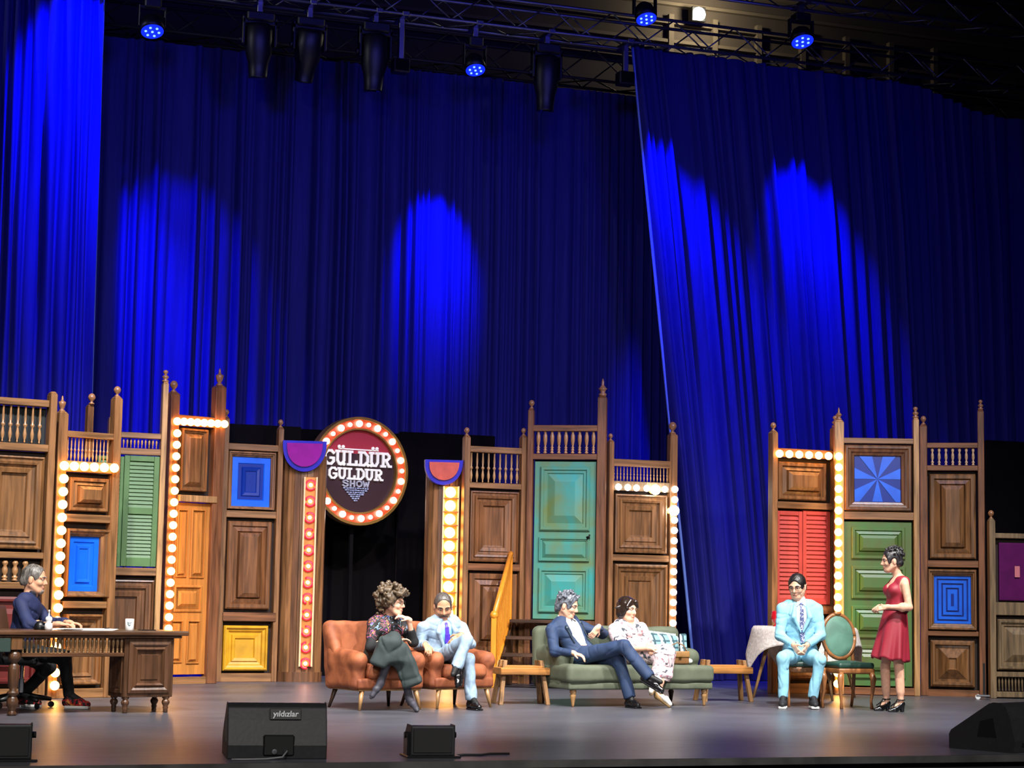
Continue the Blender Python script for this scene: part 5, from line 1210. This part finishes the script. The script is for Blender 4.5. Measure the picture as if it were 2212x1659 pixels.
b = Soft(.006); b.ell(p.H(.058, 0, -.098), np.array((.040, .040, .030)) * 1.15, p.HR, .02); b.ell(p.H(.086, 0, -.07), (.012, .02, .007), p.HR, .006, 's'); b.noise(.0015, 80, 2); p.mk(b, 'beard', hair_mat('grey_beard', (150, 138, 128), (96, 86, 80)))
b = Soft(.009); p.torso_cloth(b, .022); p.sleeve(b, 'A', .068, .058, .05, .42); p.sleeve(b, 'B', .068, .056, .046, .80); b.noise(.0045, 16, 5).crease(.010, 11, 2); sh = p.mk(b, 'shirt', NAVY)
b = Soft(.007); b.cap(p.T(.99, 0, -.005), p.T(1.07, 0, .012), .074, .066, .02); b.ell(p.T(1.09, 0, .05), (.035, .05, .05), p.TR, .006, 's'); p.mk(b, 'collar', mat('navy_collar', (14, 18, 38), .7), sh)
p.trousers(BLKT, (.098, .074, .066, .054)); p.sock('A', BLKT); p.sock('B', BLKT)
SNK = pattern('sneaker_red_black', [(0, (22, 20, 22)), (.50, (170, 24, 34)), (.60, (216, 140, 50)), (.63, (20, 18, 20))], 12)
p.shoe('A', SNK, WSOLE, high=True, w=.045, name='sneaker', sole_t=.022); p.shoe('B', SNK, WSOLE, high=True, w=.045, name='sneaker', sole_t=.022)
# curly haired woman
PEOPLE.append(p)

p = Person('person with big curly hair and a colourful blouse in the left orange armchair', 848, 19.75,
    dict(pel=(822, 1412, .05), neck=(836, 1341, 0), shA=(806, 1352, -.10), shB=(866, 1352, .12), elA=(800, 1402, -.22), wrA=(858, 1388, -.34), elB=(893, 1390, -.02), wrB=(882, 1341, -.12),
         hipA=(808, 1418, -.02), hipB=(838, 1420, .08), knA=(852, 1384, -.50), anA=(822, 1478, -.48), toA=(804, 1506, -.52), knB=(866, 1424, -.42), anB=(884, 1512, -.40), toB=(900, 1536, -.58)),
    dict(c=(850, 1305, -.06), f=(1, -.35, -.06), u=(-.02, 0, 1)), 'fair', 1.07, .9, (.6, -.8, 0))
p.hand('A', (.9, -.2, .15), (0, -.3, -1), -1, .35, .92); p.hand('B', (-.85, -.25, .35), (-.3, .3, -1), 1, .55, .92, .4)
p.body(True, bust=1, legsc=.82, foot=(.02, .012))
CURL = hair_mat('curly_brown_hair', (96, 78, 58), (34, 26, 20), (50, 50, 50)); p.brows(CURL, .004)
b = Soft(.0065); rr = np.random.RandomState(4); b.ell(p.H(-.03, 0, .045), (.12, .105, .105), p.HR, .02)
for _ in range(150):
    v = un(rr.normal(size=3)); v[2] = v[2] * .9 + .15
    if v[0] > .45 and v[2] < .35: continue
    c = p.H(-.035 + v[0] * .15, v[1] * .130, .045 + v[2] * .118); r_ = rr.uniform(.013, .028); t = un(rr.normal(size=3)) * .03; b.cap(c - t, c + t, r_, r_ * .6, .006)
for _ in range(46):
    c = p.H(rr.uniform(-.15, -.06), rr.uniform(-.09, .09), rr.uniform(-.16, .0)); t = un(rr.normal(size=3)) * .025; b.cap(c - t, c + t, rr.uniform(.013, .022), .010, .006)
for k in range(9):
    y = -.075 + .019 * k; z = .085 + .03 * (1 - (y / .075) ** 2); b.cap(p.H(.075, y, z), p.H(.112, y * 1.05, z + .006 * (k % 3)), .024, .016, .008); b.cap(p.H(.112, y * 1.05, z), p.H(.128, y * 1.05, z + .018 - .03 * (k % 2)), .015, .008, .006)
b.ell(p.H(-.05, 0, .03), (.125, .115, .11), p.HR, .02)
b.ell(p.H(.125, 0, -.04), (.085, .072, .105), p.HR, .01, 's'); p.mk(b, 'hair', CURL)
p.glasses()
BLOU = pattern('blouse_print', [(0, (150, 46, 96)), (.30, (60, 60, 160)), (.35, (120, 150, 165)), (.39, (20, 17, 22)), (.53, (176, 100, 60)), (.555, (110, 44, 130)), (.58, (22, 19, 24)), (.66, (176, 156, 80)), (.69, (160, 50, 60))], 11)
BLKS = mat('black_sleeve_cloth', (22, 22, 25), .8)
b = Soft(.009); p.torso_cloth(b, .016, bust=1); 
for k in 'AB': b.cap(p.J['sh' + k], p.J['sh' + k] * .45 + p.J['el' + k] * .55, .066, .062, .04)
b.cap(p.T(.95, 0, 0), p.T(1.06, 0, .01), .058, .053, .02); b.noise(.004, 18, 2); bl = p.mk(b, 'blouse', BLOU)
b = Soft(.008); p.sleeve(b, 'A', .056, .050, .042, .9); p.mk(b, 'sleeve', BLKS, bl)
b = Soft(.008); p.sleeve(b, 'B', .056, .050, .044, .5); p.mk(b, 'sleeve', BLKS, bl)
SKIRT = mat('dark_green_skirt_cloth', (46, 56, 56), .8, var=.2, scale=(12, 12, 12)); J = p.J
b = Soft(.010); b.ell(p.T(.04, 0, 0), (.17, .125, .12), p.TR, .05); hb = np.array(atd(890, 1476, 19.38)); ha = np.array(atd(822, 1432, 19.26))
b.cap(J['hipA'], J['knA'], .105, .082, .05); b.cap(J['hipB'], J['knB'], .105, .088, .05); dn = un(cf(.45, .02, -1)); lt = un(np.cross(dn, cf(.25, 1, 0))); nr = np.cross(dn, lt); c = np.array(atd(876, 1442, 19.28)); b.box(c, (.215, .105, .055), np.array([dn, lt, nr]), .03, .07)
dn2 = un(cf(-.38, 0, -1)); lt2 = un(np.cross(dn2, cf(0, 1, 0))); c2 = np.array(atd(828, 1412, 19.24)); b.box(c2, (.145, .085, .085), np.array([dn2, lt2, np.cross(dn2, lt2)]), .03, .06)
b.box(np.array(atd(849, 1410, 19.24)), (.115, .085, .07), np.array([un(cf(.1, 0, -1)), un(cf(1, 0, .1)), un(cf(0, 1, 0))]), .03, .07)
b.ell(np.array(atd(846, 1482, 19.26)), (.075, .16, .16), None, .02, 's'); b.ell(np.array(atd(816, 1470, 19.26)), (.12, .16, .13), None, .012, 's')
b.noise(.006, 11, 8).crease(.012, 8, 4); p.mk(b, 'skirt', SKIRT)
TIGHT = mat('grey_tights', (52, 50, 60), .6)
for k in 'AB':
    b = Soft(.007); b.cap(J['kn' + k], J['an' + k], .054, .038, .02); b.cap(J['kn' + k] * .8 + J['an' + k] * .2, J['kn' + k] * .5 + J['an' + k] * .5, .050, .046, .03); b.cap(J['an' + k], J['to' + k], .038, .028, .02); p.mk(b, 'tights', TIGHT)
    f = un(J['to' + k] - J['an' + k]); b = Soft(.0065); b.cap(J['an' + k] * .45 + J['to' + k] * .55, J['to' + k] + f * .02, .036, .018, .02); b.cap(J['an' + k] - np.array((0, 0, .02)), J['an' + k] * .5 + J['to' + k] * .5, .036, .034, .02); sh = p.mk(b, 'shoe', TIGHT)
    he = J['an' + k] - f * .02 - np.array((0, 0, .02)); b = Soft(.006); b.cap(he, he - np.array((0, 0, .055 if k == 'B' else .05)), .016, .009, .01); p.mk(b, 'heel', BLACK, sh)
# man in pale blue suit
SUIT = mat('pale_blue_suit_cloth', (146, 168, 190), .8, var=.2, scale=(24, 24, 24), bump=.1); SHB = mat('sky_shirt_cloth', (150, 214, 236), .75)
PEOPLE.append(p)

p = Person('person in a pale blue suit with moustache and purple tie in an orange armchair', 975, 20.2,
    dict(pel=(956, 1408, 0), neck=(956, 1343, -.05), shA=(915, 1358, -.12), shB=(997, 1358, .04), elA=(905, 1400, -.12), wrA=(919, 1394, -.36), elB=(1016, 1392, -.10), wrB=(995, 1374, -.36),
         hipA=(938, 1428, -.04), hipB=(970, 1418, .03), knA=(1007, 1384, -.52), anA=(986, 1440, -.60), toA=(976, 1464, -.76), knB=(1012, 1426, -.40), anB=(1018, 1508, -.40), toB=(1034, 1528, -.56)),
    dict(c=(957, 1311, -.10), f=(.14, -1, -.42), u=(0, -.3, 1)), 'tan', 1.15, 1.05, (.35, -1, 0))
p.hand('A', (.3, -.8, -.35), (0, -.3, -1), 1, .6, 1.05); p.hand('B', (-.75, -.25, -.6), (-.2, .5, -.6), -1, .55, 1.05, .2)
p.body(legsc=.74, foot=(.018, .010), armsc=.80)
BUZZ = hair_mat('buzzed_grey_hair', (84, 76, 72), (50, 46, 44)); p.brows(hair_mat('dark_brow', (36, 28, 24), (20, 16, 14)), .007)
p.cap_hair('hair', BUZZ, .005, .050, (.0012, 90), -.05, .045)
MOU = hair_mat('brown_moustache', (62, 44, 34), (30, 22, 18))
b = Soft(.005); 
for e in (-1, 1): b.cap(p.H(.098, e * .004, -.052), p.H(.086, e * .036, -.062), .011, .006, .006); b.cap(p.H(.086, e * .036, -.062), p.H(.074, e * .052, -.052), .006, .003, .006)
p.mk(b, 'moustache', MOU)
b = Soft(.006); b.ell(p.H(.05, 0, -.098), (.047, .052, .034), p.HR, .02); b.ell(p.H(.088, 0, -.075), (.02, .025, .012), p.HR, .006, 's'); p.mk(b, 'beard', hair_mat('short_beard', (120, 94, 78), (80, 60, 50)))
p.mic(-1); p.jacket(SUIT, SHB, mat('purple_tie_silk', (84, 54, 190), .4, var=.4, scale=(16, 16, 16)), open_=.082, vlen=.25, vu=.66, nz=.006)
p.trousers(SUIT, (.082, .070, .066, .064), .005); p.sock('A', BLACK); p.sock('B', BLACK)
p.shoe('A', PATENT, None, (-.55, -.55, .62)); p.shoe('B', PATENT, None)
# man in navy suit
NSUIT = mat('navy_suit_cloth', (32, 52, 86), .75, var=.22, scale=(12, 12, 12), bump=.08); WSH = mat('white_shirt_cloth', (236, 238, 238), .75)
PEOPLE.append(p)

p = Person('person in a dark navy suit with tousled grey hair lounging on the green sofa', 1270, 21.0,
    dict(pel=(1258, 1413, 0), neck=(1216, 1336, .06), shA=(1192, 1356, -.08), shB=(1252, 1350, .22), elA=(1198, 1404, -.20), wrA=(1238, 1407, -.34), elB=(1302, 1366, .22), wrB=(1292, 1352, -.02),
         hipA=(1250, 1416, -.08), hipB=(1262, 1416, .10), knA=(1348, 1392, -.40), anA=(1400, 1456, -.52), toA=(1436, 1474, -.62), knB=(1338, 1424, -.26), anB=(1360, 1500, -.34), toB=(1376, 1528, -.46)),
    dict(c=(1226, 1304, .02), f=(1, -.40, -.30), u=(.25, -.1, 1)), 'fair', 1.13, 1.05, (.8, -.6, .2))
p.hand('A', (.9, -.3, -.25), (-.1, .1, -1), -1, .5, 1.05, .3); p.hand('B', (-.55, -.2, -.75), (-.4, .3, -.3), 1, .6, 1.0)
p.body(legsc=.74, foot=(.018, .010), armsc=.80)
TOUS = hair_mat('tousled_grey_hair', (104, 108, 118), (34, 36, 42), (40, 40, 40)); p.brows(hair_mat('dark_brow', (36, 28, 24), (20, 16, 14)), .006)
def tous(b):
    r2 = np.random.RandomState(9)
    for _ in range(60):
        v = un(r2.normal(size=3)); v[2] = abs(v[2])
        if v[0] > .6 and v[2] < .6: continue
        c = p.H(-.012 + v[0] * .108, v[1] * .090, .035 + v[2] * .105); t = un(r2.normal(size=3)) * .02; b.cap(c - t, c + t, .015, .008, .006)
    b.cap(p.H(-.095, -.03, -.03), p.H(-.085, .03, -.08), .032, .022, .02); b.cap(p.H(-.085, -.04, -.06), p.H(-.085, .04, -.06), .028, .028, .02)
p.cap_hair('hair', TOUS, .014, .02, (.003, 50), -.12, extra=tous)
p.mic(1); p.jacket(NSUIT, WSH, None, open_=.112, vlen=.30, vu=.60, nz=.005, lap=False)
for e in (-1, 1):
    l = Soft(.006); l.cap(p.T(.98, e * .070, .05), p.T(.74, e * .118, .100), .014, .024, .01); l.cap(p.T(.74, e * .118, .100), p.T(.34, e * .118, .095), .022, .008, .01); p.mk(l, 'lapel', mat('satin_lapel', (30, 44, 60), .4))
b = Soft(.006); b.box(p.T(.95, 0, .105), (.008, .006, .02), p.TR, .004, .004); b.cap(p.T(.94, .0, .11), p.T(.80, .028, .135), .007, .006, .005); b.cap(p.T(.94, .0, .11), p.T(.84, -.02, .132), .006, .005, .005); p.mk(b, 'loose_tie', BLACK)
p.trousers(NSUIT, (.100, .076, .072, .066), .004); p.sock('A', BLACK); p.sock('B', BLACK)
p.shoe('A', PATENT, None, (.45, -.1, .9), high=True); p.shoe('B', PATENT, None, high=True)
b = MB(); w_ = p.J['wrB'] - un(p.J['wrB'] - p.J['elB']) * .035; dv = V(un(p.J['wrB'] - p.J['elB'])); b.lathe([(.036, -.012), (.038, 0), (.036, .012)], 14, Matrix.Translation(V(w_)) @ dv.to_track_quat('Z', 'Y').to_matrix().to_4x4()); o = b.build('wristwatch', PATENT, p.root); o.data.transform(p.inv)
# woman in the floral dress
FLOR = pattern('floral_dress_cloth', [(0, (62, 72, 80)), (.37, (206, 172, 178)), (.44, (216, 200, 202)), (.56, (206, 168, 176)), (.60, (218, 204, 204)), (.635, (110, 92, 116)), (.67, (196, 116, 122))], 14, .8)
PEOPLE.append(p)

p = Person('person in a pale pink floral dress sitting on the green sofa', 1375, 21.3,
    dict(pel=(1362, 1414, 0), neck=(1353, 1347, .02), shA=(1327, 1364, -.06), shB=(1384, 1360, .14), elA=(1344, 1404, -.20), wrA=(1404, 1404, -.36), elB=(1398, 1398, .02), wrB=(1414, 1404, -.26),
         hipA=(1358, 1418, -.06), hipB=(1372, 1418, .09), knA=(1432, 1420, -.36), anA=(1424, 1496, -.42), toA=(1446, 1522, -.48), knB=(1440, 1412, -.24), anB=(1414, 1474, -.46), toB=(1406, 1496, -.62)),
    dict(c=(1354, 1319, -.01), f=(.85, -.75, -.10), u=(.06, 0, 1)), 'fair', 1.10, .92, (.8, -.6, 0))
p.hand('A', (.95, -.1, .0), (0, .2, -1), -1, .4, .92); p.hand('B', (-.3, -.6, -.1), (0, 0, -1), 1, .5, .92)
p.body(True, bust=1)
BOB = mat('glossy_brown_hair', (44, 32, 26), .22, var=.5, scale=(40, 40, 6), spec=.8, bump=.15); p.brows(BOB, .004)
def bob(b):
    for e in (-1, 1): b.ell(p.H(-.02, e * .07, -.03), np.array((.07, .035, .075)), p.HR, .02); b.cap(p.H(-.03, e * .09, .02), p.H(-.05, e * .125, .005), .02, .008, .01)
    b.cap(p.H(.07, -.04, .085), p.H(.075, -.075, .03), .026, .014, .02); b.cap(p.H(.06, .03, .09), p.H(.06, .08, .03), .024, .012, .02); b.cap(p.H(-.09, 0, -.03), p.H(-.085, 0, -.09), .045, .02, .03)
q = p.hs; b = Soft(.006); b.ell(p.H(-.014, 0, .03), np.array((.112, .094, .106)) * q, p.HR, .01); bob(b); b.ell(p.H(.122, .008, -.035), np.array((.075, .066, .10)) * q, p.HR, .012, 's'); b.cut(p.H(0, 0, -.11), -p.hu); p.mk(b, 'hair', BOB)
p.mic(-1)
b = Soft(.009); p.torso_cloth(b, .016, bust=1); J = p.J
for k in 'AB': b.cap(J['sh' + k], J['sh' + k] * .5 + J['el' + k] * .5, .074, .080, .04); b.ell(J['sh' + k] * .35 + J['el' + k] * .65, (.08, .08, .07), None, .03)
b.ell(p.T(.98, 0, .10), (.038, .06, .085), p.TR, .006, 's'); b.ell(p.T(1.08, 0, .02), (.065, .08, .07), p.TR, .01, 's')
b.cap(J['hipA'], J['knA'], .105, .092, .05); b.cap(J['hipB'], J['knB'], .105, .092, .05); ha, hb = np.array(atd(1418, 1468, 20.9)), np.array(atd(1440, 1462, 20.94)); b.cap(J['knA'], ha, .088, .085, .05); b.cap(J['knB'], hb, .088, .080, .05); b.ell((ha + hb) / 2 - np.array((0, 0, .10)), (.12, .12, .06), None, .008, 's'); b.noise(.006, 14, 3).crease(.010, 10, 2); p.mk(b, 'dress', FLOR)
CREAM = mat('cream_shoe_leather', (232, 220, 206), .4); WEDGE = mat('cork_wedge', (176, 140, 92), .6)
for k in 'AB':
    f = un(J['to' + k] - J['an' + k]); b = Soft(.0065); b.cap(J['an' + k] * .35 + J['to' + k] * .65, J['to' + k] + f * .012, .036, .024, .02); b.cap(J['an' + k] - f * .03 - np.array((0, 0, .025)), J['an' + k] * .4 + J['to' + k] * .6 - np.array((0, 0, .01)), .032, .032, .01); b.ell(J['an' + k] * .6 + J['to' + k] * .4 + np.array((0, 0, .035)), (.05, .05, .032), None, .01, 's'); sh = p.mk(b, 'shoe', CREAM)
    b = Soft(.0065); hp = J['an' + k] - f * .035 - np.array((0, 0, .055)); tp_ = J['to' + k] - np.array((0, 0, .026)); b.cap(hp, tp_, .034, .016, .01); b.cap(hp, hp - np.array((0, 0, .028)), .032, .03, .02); b.cap(hp - np.array((0, 0, .028)), tp_ - np.array((0, 0, .004)), .028, .014, .02); p.mk(b, 'wedge', WEDGE, sh)
# man in cyan suit
CSUIT = mat('cyan_suit_cloth', (140, 196, 218), .8, var=.10, scale=(20, 20, 20)); FTIE = pattern('flower_tie_silk', [(0, (220, 220, 235)), (.40, (70, 78, 124)), (.6, (96, 106, 150)), (.64, (210, 212, 230))], 40)
PEOPLE.append(p)

p = Person('person in a pale cyan suit sitting upright with clasped hands before the red shutters', 1728, 21.55,
    dict(pel=(1728, 1414, .02), neck=(1728, 1303, 0), shA=(1691, 1318, 0), shB=(1764, 1318, 0), elA=(1684, 1375, -.06), wrA=(1714, 1395, -.30), elB=(1773, 1375, -.06), wrB=(1744, 1395, -.30),
         hipA=(1712, 1418, -.02), hipB=(1745, 1418, -.02), knA=(1692, 1424, -.46), anA=(1692, 1506, -.44), toA=(1690, 1526, -.60), knB=(1771, 1428, -.46), anB=(1756, 1506, -.42), toB=(1761, 1526, -.58)),
    dict(c=(1722, 1269, -.03), f=(-.50, -1, -.28), u=(-.05, -.1, 1)), 'fair', 1.13, 1.08, (0, -1, 0))
p.hand('A', (.45, -.35, -.75), (.7, .3, .0), 1, .45, 1.02); p.hand('B', (-.45, -.35, -.75), (-.7, .3, .0), -1, .45, 1.02)
p.body(legsc=.74, foot=(.018, .010), armsc=.80)
DARKH = hair_mat('short_black_hair', (30, 25, 24), (14, 12, 12)); p.brows(DARKH, .006); p.cap_hair('hair', DARKH, .010, .016, (.0015, 70), -.06); p.glasses(); p.mic(-1)
p.jacket(CSUIT, WSH, FTIE, open_=.078, vlen=.22, vu=.76, nz=.004)
p.trousers(CSUIT, (.100, .070, .066, .058), .003); CAN = mat('black_canvas', (24, 24, 28), .7)
for k in 'AB': p.sock(k, CAN); p.shoe(k, CAN, WSOLE, sole_t=.02, name='slip_on_shoe')
# standing woman
PEOPLE.append(p)

p = Person('person standing in a dark red sleeveless dress with pinned up dark curls', 1928, 20.9,
    dict(pel=(1931, 1345, 0), neck=(1944, 1248, 0), shA=(1930, 1263, .16), shB=(1955, 1264, -.15), elA=(1932, 1318, .20), wrA=(1899, 1311, .03), elB=(1964, 1312, -.21), wrB=(1914, 1311, -.20),
         hipA=(1928, 1352, .085), hipB=(1932, 1352, -.085), knA=(1912, 1440, .07), anA=(1915, 1512, .10), toA=(1893, 1533, .05), knB=(1942, 1440, -.07), anB=(1946, 1514, -.09), toB=(1924, 1534, -.13)),
    dict(c=(1926, 1211, -.01), f=(-1, -.12, -.08), u=(.04, 0, 1)), 'fair', 1.05, .93, (-1, -.2, 0))
p.hand('A', (-.7, -.55, -.15), (.3, -.3, -.9), 1, .9, .9); p.hand('B', (-.9, .25, -.2), (.1, .6, -.6), -1, .8, .92)
p.body(True, bust=1)
UPDO = hair_mat('pinned_black_curls', (44, 40, 44), (12, 11, 13), (45, 45, 45)); p.brows(UPDO, .004)
def updo(b):
    r2 = np.random.RandomState(5)
    b.ell(p.H(-.085, 0, .075), (.05, .05, .045), p.HR, .02)
    for _ in range(70):
        v = un(r2.normal(size=3)); v[2] = abs(v[2])
        if v[0] > .55 and v[2] < .7: continue
        c = p.H(-.03 + v[0] * .10, v[1] * .085, .045 + v[2] * .095); t = un(r2.normal(size=3)) * .018; b.cap(c - t, c + t, .015, .010, .005)
    b.cap(p.H(.055, -.07, .03), p.H(.045, -.074, -.06), .014, .006, .01); b.cap(p.H(.055, .07, .03), p.H(.045, .074, -.06), .014, .006, .01)
p.cap_hair('hair', UPDO, .010, .012, (.002, 60), -.09, extra=updo); p.mic(1)
J = p.J; REDD = mat('dark_red_dress_cloth', (150, 34, 52), .55, var=.12, scale=(8, 8, 3), sheen=.2)
b = Soft(.008); p.torso_cloth(b, .008, .05, False, 1); b.ell(p.T(.30, 0, 0), (.128, .10, .10), p.TR, .05)
b.ell(p.T(1.0, 0, .10), (.060, .12, .135), p.TR, .01, 's'); b.ell(p.T(1.10, 0, .0), (.075, .10, .10), p.TR, .01, 's'); b.ell(p.T(.96, 0, -.12), (.07, .07, .10), p.TR, .01, 's')
for e in (-1, 1): b.ell(p.T(.86, e * .185, 0), (.062, .085, .12), p.TR, .012, 's')
b.cut(p.T(.22, 0, 0), -p.tu); b.noise(.002, 22, 2); dr = p.mk(b, 'dress', REDD)
n, m_ = 72, 22; sk = MB(); vs, fs = [], []; wz = p.T(.30, 0, 0); hz = atd(1921, 1425, 20.9).z; hx = np.array(atd(1921, 1425, 20.9))
for i in range(m_ + 1):
    q = i / m_; c = wz * (1 - q) + np.array((hx[0], hx[1], hz)) * q
    for k in range(n):
        a = 2 * PI * k / n; fl = 1 + (.10 * sin(7 * a + .6) + .05 * sin(12 * a + 2)) * q ** 1.2; rx = (.118 + .075 * q ** .8) * fl; ry = (.132 + .105 * q ** .75) * fl
        vs.append(tuple(c + p.tf * rx * cos(a) + np.cross(p.tf, (0, 0, 1)) * ry * sin(a) + np.array((0, 0, .012 * sin(7 * a + .6) * q))))
for i in range(m_):
    for k in range(n): a, b_ = i * n + k, i * n + (k + 1) % n; fs.append((a, b_, b_ + n, a + n))
sk.add(vs, fs); o = sk.build('skirt', REDD, dr, True); o.data.transform(p.inv); md = o.modifiers.new('thick', 'SOLIDIFY'); md.thickness = .004
b = MB(); pts = []
for k in range(25): a = 2 * PI * k / 24; pts.append(wz + p.tf * .122 * cos(a) + np.cross(p.tf, (0, 0, 1)) * .137 * sin(a) + np.array((0, 0, -.008)))
b.tube(pts, .016, 8); o = b.build('waistband', mat('dark_waistband', (60, 12, 24), .6), dr, True); o.data.transform(p.inv)
for k in 'AB':
    f = un((J['to' + k] - J['an' + k]) * (1, 1, 0)); tz = J['to' + k].copy(); an = J['an' + k].copy(); u = np.array((0, 0, 1.)); hl = an - f * .015; flr = lambda v: np.array((v[0], v[1], .0))
    b = Soft(.006); b.cap(flr(tz) + u * .020 - f * .04, flr(tz) + u * .016 + f * .015, .036, .018, .02); b.cap(hl - u * .035, flr(tz) + u * .022 - f * .05, .034, .034, .02); b.cut((0, 0, .003), (0, 0, -1)); b.ell(an * .5 + tz * .5 + u * .03, (.05, .05, .032), None, .008, 's'); sh = p.mk(b, 'heeled_shoe', PATENT)
    b = Soft(.006); b.cap(hl - u * .03, flr(hl) + u * .012, .03, .022, .01); b.cut((0, 0, .002), (0, 0, -1)); p.mk(b, 'heel', PATENT, sh)
    r = np.cross(f, u); b = MB(); b.tube([an + (f * cos(t) + r * sin(t)) * .042 + u * .012 for t in [2 * PI * q / 16 for q in range(17)]], .006, 6)
    for e in (-1, 1): b.tube([an + f * .03 - r * e * .035 + u * .01, an + f * .07 - u * .02, an + f * .11 + r * e * .034 - u * .06], .006, 6)
    o = b.build('strap', PATENT, sh, True); o.data.transform(p.inv)
PEOPLE.append(p)

for p in PEOPLE: p.settle()
